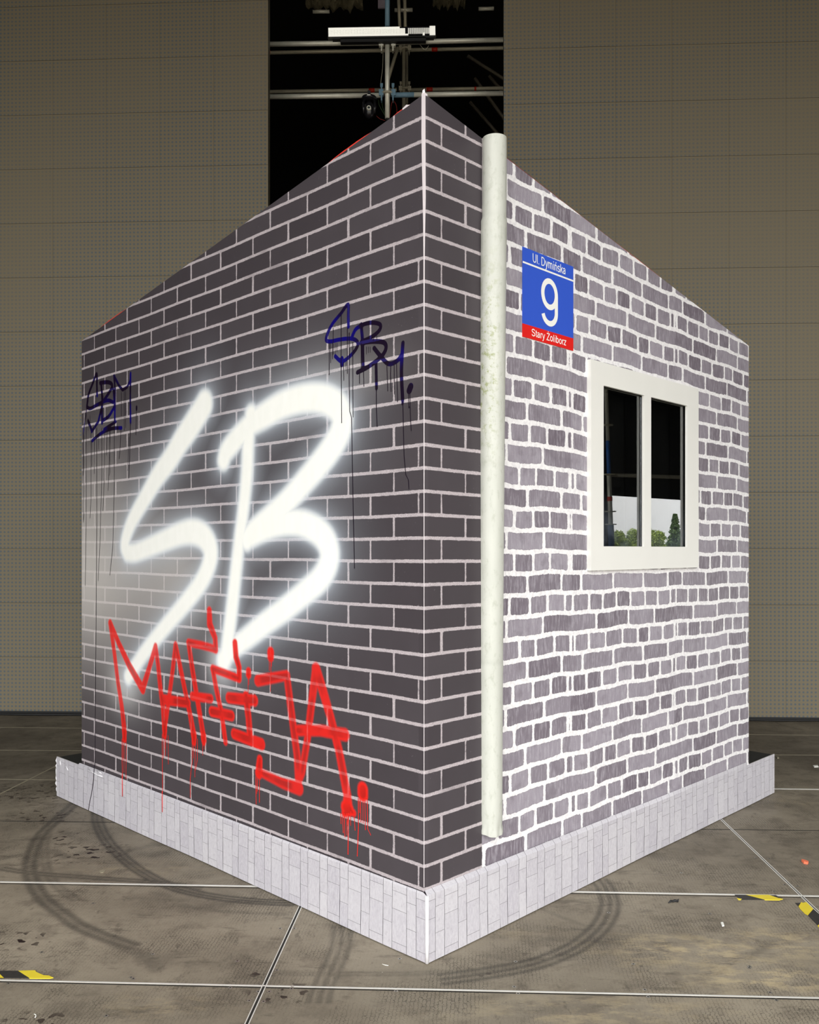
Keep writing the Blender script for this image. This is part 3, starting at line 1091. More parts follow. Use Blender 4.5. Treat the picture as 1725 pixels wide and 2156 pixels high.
# little white scrap where the roof meets the corner
b = MB()
for u0, u1, h in ((0.07, 0.11, 0.006),):
    b.face([on_wall('L', u0, ztop('L', u0) - .004, .002), on_wall('L', u1, ztop('L', u1) - .004, .002), on_wall('L', u1, ztop('L', u1) + .002, .002), on_wall('L', u0 + .02, ztop('L', u0 + .02) + h, .002)])
b.build('edge_flap', M['tape_white'], house)

# corner tape: wide at the top, a thin line further down
b = MB()
prof = [(3.197, .0075, .0115), (3.05, .008, .010), (2.95, .0065, .008), (2.80, .0035, .0055), (2.70, .002, .0035), (2.6, .0012, .0022),
        (2.4, .0010, .0016), (2.1, .0007, .0012), (1.8, .0005, .0009), (1.3, .0003, .0006), (0.9, .0003, .0005), (.275, .0003, .0005)]
for (za, la, ra_), (zb, lb, rb) in zip(prof[:-1], prof[1:]):
    e = .0009
    ca = C0 + (NL + NR) * e
    b.face([on_wall('L', lb * 1.5, zb, e), on_wall('L', la * 1.5, za, e), (*ca, za), (*ca, zb)][::-1])
    b.face([(*ca, zb), (*ca, za), on_wall('R', ra_ * 1.5, za, e + .0004), on_wall('R', rb * 1.5, zb, e + .0004)][::-1])
b.face([on_wall('L', .006, 3.193, .002), on_wall('R', .006, 3.193, .002), on_wall('R', .003, 3.212, .0), on_wall('L', .004, 3.204, .004)])
o = b.build('corner_tape', M['tape_white'], house)
o['label'] = 'pale tape along the corner'

# white board edge between dark return and drainpipe
b = MB()
zt = ztop('R', .33)
b.face([on_wall('R', .327, 2.66, .0042), on_wall('R', .335, 2.66, .0042), on_wall('R', .342, zt - .01, .0042), on_wall('R', .327, zt + .001, .0042)])
b.build('board_edge', M['tape_white'], house)


# window ---------------------------------------------------------------------------------
FO = 0.022
fu = lambda px: hit_wall('R', px, 1158, FO)[0]
a0, a5 = fu(1245), fu(1471.5)
p0, p1, p2, p3 = fu(1271.5), fu(1357), fu(1371.5), fu(1448)
z0, z5 = hit_wall('R', 1245, 1201.5, FO)[1], hit_wall('R', 1245, 756, FO)[1]
zi0, zi5 = hit_wall('R', 1271.5, 1150.3, FO)[1], hit_wall('R', 1273, 812, FO)[1]
b = MB()
cols_u = [a0, p0, p1, p2, p3, a5]
rows_z = [z0, zi0, zi5, z5]


def slab(b, u0, u1, za, zb, o0, o1, mi=0):
    m = np.array(on_wall('R', (u0 + u1) / 2, (za + zb) / 2, (o0 + o1) / 2))
    b.box(m, (u1 - u0, o1 - o0, zb - za), ((*DR, 0), (*NR, 0), (0, 0, 1)), mi)


BT = 0.013                                                 # board thickness
slab(b, a0, a5, z0, zi0, FO - BT, FO)
slab(b, a0, a5, zi5, z5, FO - BT, FO)
for u0, u1 in ((a0, p0), (p1, p2), (p3, a5)):
    slab(b, u0, u1, zi0 - .0002, zi5 + .0002, FO - BT, FO)
for u0, u1, za, zb_ in ((a0, a5, z0, z0 + .02), (a0, a5, z5 - .02, z5), (a0, a0 + .02, z0 + .02, z5 - .02), (a5 - .02, a5, z0 + .02, z5 - .02)):
    slab(b, u0, u1, za, zb_, -0.001, FO - BT)
window = b.build('window', M['frame_white'], house)
window['label'] = 'white framed two-pane window'
GLO = 0.0025
for u0, u1 in ((p0, p1), (p2, p3)):
    b = MB()
    slab(b, u0 - 0.0035, u1 + (0.0035 if u1 < p2 else 0.015), zi0 - 0.0035, zi5 + 0.0035, GLO - 0.004, GLO)
    o = b.build('window_pane', M['glass'], window)
# black sheet added for the unlit interior behind the panes
b = MB()
slab(b, p0 - .06, p3 + .06, zi0 - .06, zi5 + .06, GLO - 0.12, GLO - 0.10)
b.build('dark_backing', M['black'], window)
b = MB()                                                   # black strips added as the shade in the gap round the panes
for u0, u1, za, zb_ in ((p0 - .012, p0 - .004, zi0 - .012, zi5 + .012), (p3 + .016, p3 + .024, zi0 - .012, zi5 + .012), (p0 - .012, p3 + .024, zi0 - .012, zi0 - .004), (p0 - .012, p3 + .024, zi5 + .004, zi5 + .012), (p1 + .004, p2 - .004, zi0, zi5)):
    slab(b, u0, u1, za, zb_, -.09, FO - BT)
b.build('gap_shade', M['black'], window)

# paint runs -------------------------------------------------------------------------------
def drips(lst, name, mat, off=0.0012):
    for s, w_px in lst:
        b = MB()
        W = to_wall(s)
        for i in range(1, len(W)):                         # stop where the skirt's fold covers the wall
            if W[i][1] < 0.263 < W[i - 1][1]:
                f = (W[i - 1][1] - 0.263) / (W[i - 1][1] - W[i][1])
                W = W[:i] + [tuple(a + (c - a) * f for a, c in zip(W[i - 1], W[i]))]
                break
        if len(W) < 2: continue
        for (u0, z0, k0), (u1, z1, k1) in zip(W[:-1], W[1:]):
            h = w_px * k0 / 2 / 0.75
            b.face([on_wall('L', u0 + h, z0, off), on_wall('L', u0 - h, z0, off), on_wall('L', u1 - h * .9, z1, off), on_wall('L', u1 + h * .9, z1, off)])
        u, z, k = W[-1]
        h = w_px * k / 2 / 0.75
        b.face([on_wall('L', u + h * .9, z, off), on_wall('L', u - h * .9, z, off), on_wall('L', u - h * 1.3, z - h, off), on_wall('L', u, z - h * 2, off), on_wall('L', u + h * 1.3, z - h, off)])
        b.build(name, mat, house)


ink = [('694,722 693.7,788', 1.6), ('697,722 697,763', 1.2), ('701,722 701,755', 1.2), ('706,722 706,745', 1), ('710,722 710,740', 1),
       ('702,690 702,745', 1.2), ('719,662 719,762 720,889', 1.6), ('724,762 724.5,800', 1.3), ('729,762 729,780', 1), ('732,690 732,785', 1.6),
       ('735.9,700 735.8,800 737,866 741,880 742.5,980 744.5,1080 747,1195', 1.7), ('743.4,720 743.5,820 744.2,877', 1.5),
       ('757.6,780 757.6,806', 1.6), ('766,778 767,812', 1.5), ('772,730 772,745', 1), ('776,730 776,742', 1), ('780,730 780,741', 1), ('761,722 761,775', 1.5),
       ('793,815 793.2,860 794.6,897', 1.8), ('815,765 817,822', 1.5), ('823.5,768 823,790 824,823', 1.6), ('830.5,765 831,829', 1.4), ('835.5,763 838,845', 1.4),
       ('848.6,845 850,900 851.5,960 855,1000 860.5,1010 861.6,1028', 1.6), ('861,824 861.5,860 863,856', 1.5), ('863.7,824 864.5,870 866.5,906', 1.4), ('794,700 794,720', 1), ('787,706 787,717', 1),
       ('176,910 175.5,1000', 1.2), ('177,915 176,1100 177.5,1080', 0.9), ('182,872 182.2,1000 181.5,1110 180,1232', 1.1), ('191.8,900 192,1050 190,1090', 1.0),
       ('194,928 194,980', 1.0), ('199,925 198.8,996', 1.1), ('204,900 204.4,1100 203,1250 202,1400 201,1520 200.5,1600 199.5,1621', 1.5),
       ('208,918 208,945', .9), ('214.5,900 214.8,1000 211,1140 207,1222', 1.1), ('221,910 220,1010 217,1075', 1.0), ('226,905 224.5,957', 1), ('231,900 232,996 230.5,1000', 1),
       ('233,900 228,1032', 1), ('241,880 241,1020 238,1150 231.8,1210', 1.2), ('255,904 253,950 251.5,965', 1.2), ('262,820 262,905', 1.1), ('265,820 265,900', 1.0), ('256,825 256,875', 1),
       ('270,980 269,990', 0.8), ('275,890 273.5,960 271.8,1006', 1.6), ('272,920 269.5,990', 1.1), ('287.5,862 286.5,914', 1.3), ('186,880 186,905', 1), ('190,875 190,890', 1)]
drips(ink, 'ink_run', M['ink_drip'])
red = [('257.5,1555 257.5,1600 258.6,1640', 1.6), ('261.8,1556 261.5,1625', 1.3), ('266.5,1553 266,1600 265.5,1643', 1.4), ('259.5,1556 259.7,1600', 1),
       ('342,1545 342.5,1620 342.8,1684', 1.4), ('345.6,1548 345,1595', 1.2), ('350,1548 349,1590', 1.2), ('354.6,1548 355,1608', 1.2), ('348,1548 348,1575', 1),
       ('405,1558 405.5,1600 401,1640 401.2,1678', 1.4), ('408,1560 408,1595', 1.1), ('412,1560 411,1635', 1.2), ('416.5,1555 416,1600 412.5,1620', 1.2), ('427,1560 427.4,1589', 1.2), ('432,1560 431,1576', 1.1),
       ('523,1420 523,1457', 1.3), ('525,1420 525,1441', 1), ('567.6,1382 567.8,1411', 1.3), ('571,1382 571,1416 570,1455', 1.3), ('573,1385 572.5,1402', 1),
       ('539,1635 540,1692', 1.4), ('543,1640 543,1665', 1.1), ('547,1640 547,1688', 1.4), ('541.5,1638 541.5,1670', 1),
       ('718,1712 719,1733', 1.5), ('722,1712 723.5,1752', 1.5), ('726,1712 727,1761', 1.5), ('731,1712 731,1757', 1.3), ('734.5,1712 733.5,1797', 1.9), ('739,1708 739,1737', 1.3), ('745,1704 748.5,1747', 1.4), ('735,1715 731,1740', 1.3),
       ('755,1680 755.5,1740 753,1801', 1.7), ('760,1680 760.5,1730', 1.4), ('765,1682 765,1732', 1.3), ('769,1682 770,1746', 1.4), ('774,1678 775,1745 781,1757', 1.5), ('757.5,1680 758,1710', 1.2)]
drips(red, 'red_paint_run', M['red_drip'])

# ------------------------------------------------------------------ drainpipe
def pipe_center(z):
    k = np.clip((z - 0.5) / 2.45, 0, 1)
    d = 0.040 * k ** 1.4 + 0.002
    u = 0.376 - 0.020 * k ** 1.4
    return u, d


R0 = 0.051
zt, zb = 3.132, 0.392
zs = sorted(set(np.round(np.linspace(zb, zt, 170), 4)))
nseg = 48
segs = [2.820, 1.86, 1.66, 1.22]
Vp, att_l, att_j = [], [], []
verts = np.zeros((len(zs), nseg + 1, 3))
left = np.zeros((len(zs), nseg + 1))
joint = np.zeros((len(zs), nseg + 1))
for i, z in enumerate(zs):
    u, d = pipe_center(z)
    r = R0
    if z > 2.820: r = R0 * 0.93
    elif z > 2.80: r = R0 * 1.01
    for zj in (1.875, 1.05):
        if abs(z - zj) < 0.02: r = R0 * 1.018
    if z < 0.47: r = R0 * (0.985 + 0.03 * max(0, 1 - abs(z - 0.40) / 0.02))
    for k in range(nseg + 1):
        a = 2 * math.pi * k / nseg
        ca, sa = math.cos(a), math.sin(a)
        rr = r
        zz_ = z
        if z < 0.46:                                     # the crumpled lower rim
            f = (0.46 - z) / 0.075
            rr += 0.003 * f * math.sin(5 * a + 3) + 0.0022 * f * math.sin(11 * a) - 0.004 * math.exp(-((z - .425 - .006 * math.sin(3 * a)) / .006) ** 2)
            zz_ = z + 0.006 * f * math.sin(2 * a + 1)
        p = C0 + DR * (u + (0.0022 if z > 2.82 else 0) + rr * ca) + NR * (d + rr * sa)
        verts[i, k] = (p[0], p[1], zz_)
        left[i, k] = 0.5 - 0.5 * ca
        joint[i, k] = max([math.exp(-((z - q) / 0.0025) ** 2) for q in (2.82, 1.895, 1.855, 1.07, 1.03, 2.30, .43)] + [0])
pipe = grid_mesh('drainpipe', verts, M['pipe'], dict(left=left, joint=joint), flip=True)
for pl in pipe.data.polygons: pl.use_smooth = True
tag(pipe, 'weathered white round drainpipe with green moss, running down the house wall', 'drainpipe')
b = MB()
u, d = pipe_center(zt)
ring = []
for k in range(32):
    a = 2 * math.pi * k / 32
    ring.append(on_wall('R', u + .0022 + R0 * .93 * math.cos(a), zt + 0.0005, d + R0 * .93 * math.sin(a)))
b.face(ring[::-1])
ring2 = []
b.build('end_cap', M['pipe'], pipe)

# ------------------------------------------------------------------ street sign
SGO = 0.004
su0, su1 = hit_wall('R', 1101, 600, SGO)[0], hit_wall('R', 1207.6, 600, SGO)[0]
sz1, sz0 = hit_wall('R', 1101, 519, SGO)[1], hit_wall('R', 1101, 708.5, SGO)[1]
W_, H_ = su1 - su0, sz1 - sz0
b = MB()
slab(b, su0, su1, sz0 + H_ * .147, sz1, 0.0008, SGO, 0)
slab(b, su0, su1, sz0, sz0 + H_ * .147, 0.0008, SGO, 1)
sign = b.build('street_sign', [M['sign_blue'], M['sign_red']])
tag(sign, 'blue and red square house number sign reading 9 on the whitewashed wall', 'sign')
b = MB()
slab(b, su0, su1, sz1 - H_ * .180, sz1 - H_ * .160, SGO, SGO + .0006)
b.build('stripe', M['sign_white'], sign)


def arc(cx, cy, rx, ry, a0, a1, n=14):
    return [(cx + rx * math.cos(math.radians(a0 + (a1 - a0) * i / n)), cy + ry * math.sin(math.radians(a0 + (a1 - a0) * i / n))) for i in range(n + 1)]


# sans-serif letters as centre lines, cap height 1: (advance, strokes)
GL = {
    'U': (.80, [[(.12, 1), (.12, .33)] + arc(.40, .33, .28, .28, 180, 360) + [(.68, 1)]]),
    'l': (.30, [[(.15, 0), (.15, 1)]]),
    '.': (.34, [[(.17, 0), (.17, .11)]]),
    ' ': (.28, []),
    'D': (.82, [[(.12, 0), (.12, 1)], [(.07, .945), (.34, .945)] + arc(.34, .5, .36, .445, 90, -90) + [(.07, .055)]]),
    'y': (.60, [[(.06, .72), (.30, .03)], [(.54, .72), (.29, 0), (.22, -.17), (.15, -.24), (.07, -.235)]]),
    'm': (.96, [[(.12, 0), (.12, .72)], [(.12, .46)] + arc(.29, .46, .17, .21, 180, 0) + [(.46, 0)], [(.46, .46)] + arc(.63, .46, .17, .21, 180, 0) + [(.80, 0)]]),
    'i': (.30, [[(.15, 0), (.15, .72)], [(.15, .88), (.15, 1)]]),
    'ń': (.64, [[(.12, 0), (.12, .72)], [(.12, .45)] + arc(.31, .45, .19, .225, 180, 0) + [(.50, 0)], [(.28, .84), (.40, 1.0)]]),
    's': (.58, [arc(.29, .535, .19, .145, 20, 180, 10) + [(.11, .46), (.20, .385), (.38, .345), (.48, .27)] + arc(.29, .19, .20, .15, 0, -165, 12)]),
    'k': (.58, [[(.12, 0), (.12, 1)], [(.50, .72), (.14, .30)], [(.26, .44), (.53, 0)]]),
    'a': (.64, [[(.10, .52)] + arc(.29, .50, .19, .175, 165, 0) + [(.48, .10), (.54, .02)], [(.48, .42), (.24, .385), (.12, .30), (.09, .18), (.14, .08), (.25, .045), (.38, .09), (.48, .22)]]),
    'S': (.78, [arc(.39, .735, .265, .215, 12, 180, 12) + [(.14, .66), (.22, .575), (.55, .475), (.66, .38)] + arc(.39, .275, .285, .23, 20, -172, 16)]),
    't': (.34, [[(.17, .93), (.17, .16), (.21, .06), (.32, .05)], [(.03, .68), (.31, .68)]]),
    'r': (.38, [[(.12, 0), (.12, .72)], [(.12, .42), (.17, .60), (.26, .67), (.37, .665)]]),
    'Ż': (.70, [[(.07, .945), (.62, .945), (.08, .055), (.65, .055)], [(.36, 1.13), (.36, 1.25)]]),
    'o': (.64, [arc(.32, .36, .225, .315, 0, 360, 28)]),
    'b': (.64, [[(.12, 0), (.12, 1)], arc(.33, .36, .205, .315, 0, 360, 28)]),
    'z': (.56, [[(.06, .67), (.47, .67), (.07, .055), (.50, .055)]]),
    '9': (1.0, [arc(.5, .675, .40, .275, 0, 360, 40), [(.9, .675), (.9, .5)] + arc(.5, .30, .40, .245, 0, -163, 28)]),
}


def ribbon(b, P, h, off):
    """flat ribbon of half width h along the points P (sign-plane metres)"""
    P = np.array(P, float)
    closed = np.allclose(P[0], P[-1], atol=1e-6)
    n = len(P)
    L_, R_ = [], []
    for i in range(n):
        a = P[i] - (P[i - 1] if i else (P[-2] if closed else P[0]))
        c = (P[i + 1] if i < n - 1 else (P[1] if closed else P[-1])) - P[i]
        if np.linalg.norm(a) < 1e-9: a = c
        if np.linalg.norm(c) < 1e-9: c = a
        a = a / np.linalg.norm(a)
        c = c / np.linalg.norm(c)
        t_ = a + c
        t_ /= np.linalg.norm(t_) + 1e-9
        k = h / max(.45, abs(float(np.dot(t_, a))))
        nn_ = np.array((-t_[1], t_[0])) * k
        L_.append(P[i] + nn_)
        R_.append(P[i] - nn_)
    for i in range(n - 1):
        b.face([on_wall('R', *L_[i], off), on_wall('R', *R_[i], off), on_wall('R', *R_[i + 1], off), on_wall('R', *L_[i + 1], off)])


def sign_text(txt, name, cu, cz, wid, cap, stroke):
    """lettering with the given cap height, squeezed to wid metres, centred at (cu, cz)"""
    tot = sum(GL[c][0] for c in txt)
    sx = wid / tot
    x = cu - wid / 2
    off = SGO + .0006
    for c in txt:
        adv, strokes = GL[c]
        if strokes:
            b = MB()
            for k, st in enumerate(strokes):
                ribbon(b, [(x + p[0] * sx, cz - cap / 2 + p[1] * cap) for p in st], stroke / 2, off + .00005 * k)
            b.build(name, M['sign_white'], sign)
        x += adv * sx


sign_text('Ul. Dymińska', 'letter', su0 + W_ * .510, sz1 - H_ * .080, W_ * .66, H_ * .100, .0043)
sign_text('9', 'house_number', su0 + W_ * .512, sz1 - H_ * .522, W_ * .335, H_ * .545, .0235)
sign_text('Stary Żoliborz', 'letter', su0 + W_ * .505, sz0 + H_ * .078, W_ * .69, H_ * .082, .0041)

# ------------------------------------------------------------------ platform with its printed skirt
S0c = np.array(hit_floor(899.5, 2031.5))
BL_, BR_ = math.radians(45.5), math.radians(44.3)
dl = np.array((-math.sin(BL_), math.cos(BL_)))
dr = np.array((math.sin(BR_), math.cos(BR_)))
nl = np.array((-math.cos(BL_), -math.sin(BL_)))
nr = np.array((math.cos(BR_), -math.sin(BR_)))
LL, LR = 3.135, 3.165
plat = empty('rolling_platform', (*(S0c + dl * 1.5 + dr * 1.5), 0), 'low black platform under the house with pale plank-print skirt', 'platform')
b = MB()
ins = 0.006
c0 = S0c - nl * ins - nr * ins
q = [c0, c0 + dl * (LL - ins), c0 + dl * (LL - ins) + dr * (LR - ins), c0 + dr * (LR - ins)]
for z in (0.2395,): b.face([(*p, z) for p in q][::-1])
b.face([(*p, .02) for p in q])
for i in range(4):
    j = (i + 1) % 4
    b.face([(*q[i], .02), (*q[j], .02), (*q[j], .2395), (*q[i], .2395)])
b.build('deck', M['deck_black'], plat)
for a_, c_ in ((.3, .3), (.3, 2.8), (2.8, .3), (2.8, 2.8)):
    p = S0c + dl * a_ + dr * c_
    b = MB(); b.tube([(p[0] - .015, p[1], .02), (p[0] + .015, p[1], .02)], .0195, 14); b.build('caster_wheel', M['black_rubber'], plat)


def skirt(side):
    d, n, L = (dl, nl, LL) if side == 'L' else (dr, nr, LR)
    WD, WN = 0.0768, 0.0500
    u = -WD * 0.42 if side == 'R' else -0.012
    wide = side == 'R'
    if side == 'L': u, wide = -0.022, True
    V, F, T, MI = [], [], [], []

    def quad(pts, tone, mi):
        k = len(V)
        V.extend(pts)
        F.append((k, k + 1, k + 2, k + 3) if side == 'R' else (k + 3, k + 2, k + 1, k))
        T.extend([tone] * 4)
        MI.append(mi)

    def bow(uu, z):            # the loose vinyl waves a little
        return 0.0012 * math.sin(uu * 7 + z * 9) + (0.002 * math.sin(uu * 3.1) if z < 0.05 else 0)

    def P_(uu, z, off=0.0):  # bow is damped at both ends
        uu = min(max(uu, 0), L)
        zt_ = 0.250 - (0.006 * uu / L)
        p = S0c + d * uu + n * (off + bow(uu, z) * min(1, max(0, uu / .15), max(0, (L - uu) / .15)))
        return (p[0], p[1], z * zt_ / 0.25)

    wd, wn, wc = (DL, NL, TL) if side == 'L' else (DR, NR, TR)

    def W_at(uu, z):           # point where the fold meets the house wall
        p = S0c + d * min(max(uu, 0), L)
        t_ = float(np.dot(p - C0, wd))
        q_ = C0 + wd * max(t_, -0.0) + wn * (0.0045)
        return (q_[0], q_[1], z)
    col = 0
    while u < L:
        w_ = WD if wide else WN
        u0, u1 = max(u, 0), min(u + w_, L)
        if u1 > u0 + 0.003:
            h = math.sin(col * 12.9898 + (3 if side == 'R' else 0)) * 43758.5
            js = [0.004, 0.036, 0.161, 0.229, 0.25] if wide else [0.004, 0.099, 0.197, 0.25]
            sh = 0.004 * math.sin(col * 2.3)
            js = [js[0]] + [x + sh for x in js[1:-1]] + [js[-1]]
            e = 0.0009
            for k in range(len(js) - 1):
                tn = (math.sin(col * 7.1 + k * 3.7) * 43758.5) % 1.0
                za, zb_ = js[k] + (e * .6 if k else 0), js[k + 1] - (e * .6 if k < len(js) - 2 else 0)
                quad([P_(u0 + e, za), P_(u1 - e, za), P_(u1 - e, zb_), P_(u0 + e, zb_)], tn, 0)
            # fold up to the wall where there is wall behind
            t0 = float(np.dot(S0c + d * u0 - C0, wd))
            t1 = float(np.dot(S0c + d * u1 - C0, wd))
            if t1 < wc + 0.02:
                zf = 0.264 if side == 'R' else 0.258 - 0.002 * u0
                quad([P_(u0 + e, 0.25), P_(u1 - e, 0.25), W_at(u1 - e, zf), W_at(u0 + e, zf)], (tn * .6 + .3) % 1, 0)
                quad([P_(u1 - e, 0.25), P_(u1 + e, 0.25), W_at(u1 + e, zf), W_at(u1 - e, zf)], 0, 1)
        u += w_
        wide = not wide
        col += 1
    # the line-coloured sheet behind the plank faces
    nn = 120
    for i in range(nn):
        a_, c_ = L * i / nn, L * (i + 1) / nn
        quad([P_(a_, 0.004, -.0020), P_(c_, 0.004, -.0020), P_(c_, 0.2495, -.0020), P_(a_, 0.2495, -.0020)], 0, 1)
        quad([P_(c_, 0.004, -.005), P_(a_, 0.004, -.005), P_(a_, 0.2495, -.005), P_(c_, 0.2495, -.005)], 0.5, 2)
        quad([P_(a_, 0.25, -.006), P_(a_, 0.25, .0), P_(c_, 0.25, 0), P_(c_, 0.25, -.006)][::-1], 0.5, 2)
    me = bpy.data.meshes.new('skirt')
    me.from_pydata(V, [], F)
    for m in (M['skirt'], M['line'], M['fold']): me.materials.append(m)
    me.polygons.foreach_set('material_index', MI)
    a = me.attributes.new('tone', 'FLOAT', 'POINT')
    a.data.foreach_set('value', T)
    o = bpy.data.objects.new('skirt', me)
    COL.objects.link(o)
    attach(o, plat)
    return o


skirt('L')
skirt('R')
b = MB()                                                   # rounded vinyl edge at the corner, its highlight painted as a whiter colour
b.tube([(*(S0c - (nl + nr) * .0042), z) for z in (0.003, .08, .16, .2495)], 0.0068, 16)
b.build('corner_fold', M['fold'], plat)
b = MB()                                                   # torn vinyl at the left end
e_ = S0c + dl * (LL + .001)
prev = None
for i in range(14):
    z = 0.03 + 0.205 * i / 13
    q_ = e_ + dl * (0.004 + 0.012 * abs(math.sin(i * 1.9)) * (1 if 2 < i < 11 else .2)) + nl * .004 * math.sin(i * 2.7)
    if prev: b.face([(*e_, prev[1]), (*prev[0], prev[1]), (*q_, z), (*e_, z)])
    prev = (q_, z)
b.build('loose_edge', M['fold'], plat)
for pl_ in ('140,1613 144,1622', '127,1602 128,1611', '187,1619 196,1626 206,1632 216,1635', '205,1622 214,1628'):
    pp = []                                                # creases in the vinyl near the left end
    for x_, y_ in pts_of(pl_):
        k = (x_ - CX) / FPX
        u_ = (k * S0c[1] - S0c[0]) / (dl[0] - k * dl[1])
        p = S0c + dl * u_ + nl * .002
        pp.append((p[0], p[1], EYE + (HZ - y_) / FPX * p[1]))
    b = MB()
    b.tube(pp, 0.0026, 6)
    b.build('vinyl_crease', M['fold'], plat)
# paint runs that carry on over the skirt
for s_, w_, mi in (('199.8,1612 198.5,1640 195,1665 190,1690 187.5,1706', 1.4, 0), ('258.5,1630 258.8,1677', 1.3, 1), ('342.8,1666 343,1710', 1.2, 1)):
    pp = []
    for x_, y_ in pts_of(s_):
        k = (x_ - CX) / FPX
        u_ = (k * S0c[1] - S0c[0]) / (dl[0] - k * dl[1])
        p = S0c + dl * u_ + nl * .0035
        pp.append((p[0], p[1], EYE + (HZ - y_) / FPX * p[1]))
    b = MB()
    b.tube(pp, w_ * 4.9 / FPX / 2, 6)
    b.build('paint_run', [M['ink_drip'], M['red_drip']][mi], plat)

# ------------------------------------------------------------------ tape and litter on the stage
def floor_poly(s, z=0.0016):
    out = []
    for px, py in pts_of(s):
        x, y = hit_floor(px, py)
        out.append((x, y, z))
    return out


def tape(polys, label):
    b = MB()
    for k, (s, mi) in enumerate(polys):
        top = floor_poly(s, 0.0021 + 0.0002 * k)
        b.face(top[::-1], mi)
        bot = [(x, y, 0.0002) for x, y, _ in top]
        for i in range(len(top)):
            j = (i + 1) % len(top)
            b.face([bot[i], bot[j], top[j], top[i]], mi)
    o = b.build('hazard_tape', [M['tape_yellow'], M['tape_black']])
    return tag(o, label, 'tape')


tape((('-60,2044.5 38,2045 63,2060 -60,2060', 1), ('38,2045 74,2044 76,2047.5 84,2051 92,2054.5 103,2055 112.5,2059.5 105,2061 63,2061', 0), ('-30,2045 -8,2045 8,2060 -14,2060', 0)),
     'torn yellow and black hazard tape strip at the bottom left')
tape((('1547,1884.5 1573,1885 1612,1895 1560,1895', 1), ('1552,1891.5 1563,1893.5 1560,1895.5 1555,1895.2', 0), ('1571,1885 1619,1885 1649,1893.8 1641,1896 1612,1895.5', 0), ('1622,1886 1634,1886 1646,1892 1640,1892', 1)),
     'yellow and black hazard tape strip along the white seam at right')
tape((('1675,1902 1686,1902 1682,1909', 1), ('1682,1909 1688,1900 1691,1902 1698,1900 1713,1915 1702,1927.5 1695,1924 1685,1914', 0), ('1713,1915 1740,1938 1735,1962 1702,1928', 1), ('1722,1950 1732,1942 1745,1955 1736,1966', 0)),
     'yellow and black hazard tape bent beside the diagonal floor joint')


def litter(name, s, h, mat, label, cat, **k):
    b = MB()
    base = floor_poly(s, 0.0006)
    top = [(x, y, h) for x, y, _ in base]
    b.face(top[::-1])
    for i in range(len(top)):
        j = (i + 1) % len(top)
        b.face([base[i], base[j], top[j], top[i]])
    return tag(b.build(name, mat), label, cat, **k)


litter('paper_scrap', '1518,1944.5 1523,1944 1525.5,1950.5 1521,1951.5', 0.006, M['paper'], 'small white rectangular scrap lying on the stage at right', 'litter')
litter('paper_scrap', '1712,1613 1722,1612.5 1724,1615.5 1715,1616', 0.006, M['paper'], 'small white scrap on the dark back of the stage at far right', 'litter')
litter('paper_scrap', '209,1835 214,1833.5 222,1834 218,1838 212,1838.5', 0.003, M['thin_seam'], 'pale beige scrap on the stage among the tyre marks at left', 'litter')
litter('plastic_scrap', '1688,1814 1695,1815 1703,1818 1701,1820.5 1693,1819', 0.012, M['orange'], 'small orange plastic scrap on the stage at far right', 'litter')
litter('wood_chip', '1635,1595 1640,1594.5 1641,1597 1637,1597.5', 0.006, M['thin_seam'], 'tiny pale chip on the stage beside the black platform at right', 'litter')
b = MB()
pp = [hit_floor(x, y) for x, y in pts_of('1408,1903 1413,1901 1417,1899.5 1422,1900 1427,1899.5 1429,1897')]
b.tube([(x, y, 0.004 + 0.004 * (i % 2)) for i, (x, y) in enumerate(pp)], [.002, .005, .005, .006, .005, .002], 8)
tag(b.build('rubber_shred', M['black_rubber']), 'small curled black rubber shred on the stage right of the tyre marks', 'litter')
b = MB()
pp = [hit_floor(x, y) for x, y in pts_of('72,2137 75,2138 76,2141 74,2144')]
b.tube([(x, y, 0.003) for x, y in pp], .0016, 6)
tag(b.build('cable_tie_scrap', M['paper']), 'tiny white curled plastic scrap near the bottom left', 'litter')
b = MB()
pp = [hit_floor(x, y) for x, y in pts_of('805,2031 811,2033 818,2034')]
b.tube([(x, y, 0.002) for x, y in pp], .0012, 6)
tag(b.build('cable_tie_scrap', M['paper']), 'thin pale plastic sliver on the stage below the skirt corner', 'litter')

# ------------------------------------------------------------------ scaffolding behind the gap
DA, DB = 8.9, 12.0
RA = 0.0242


def seg(px0, py0, px1, py1, dep, ext=0.0):
    a, c = np.array(at(px0, py0, dep)), np.array(at(px1, py1, dep))
    d = c - a
    return [tuple(a - d * ext), tuple(a), tuple(c), tuple(c + d * ext)] if ext else [tuple(a), tuple(c)]


def rosette(parent, px, py, dep, mats):
    p = np.array(at(px, py, dep))
    b = MB()
    b.lathe(p + (0, 0, 0), [(0.026, -0.005), (0.060, -0.005), (0.060, 0.005), (0.026, 0.005)], n=20)
    b.build('rosette', mats[0], parent)
    for s_ in (-1, 1):
        b = MB()
        c = p + np.array((s_ * 0.062, -0.012, 0))
        b.box(c, (0.045, 0.040, 0.062))
        b.box(c + np.array((-s_ * .004, 0, 0)), (0.012, 0.05, 0.17))
        b.box(c + np.array((-s_ * .004, 0, 0.08)), (0.028, 0.008, 0.04))
        b.build('wedge_coupler', mats[1], parent)


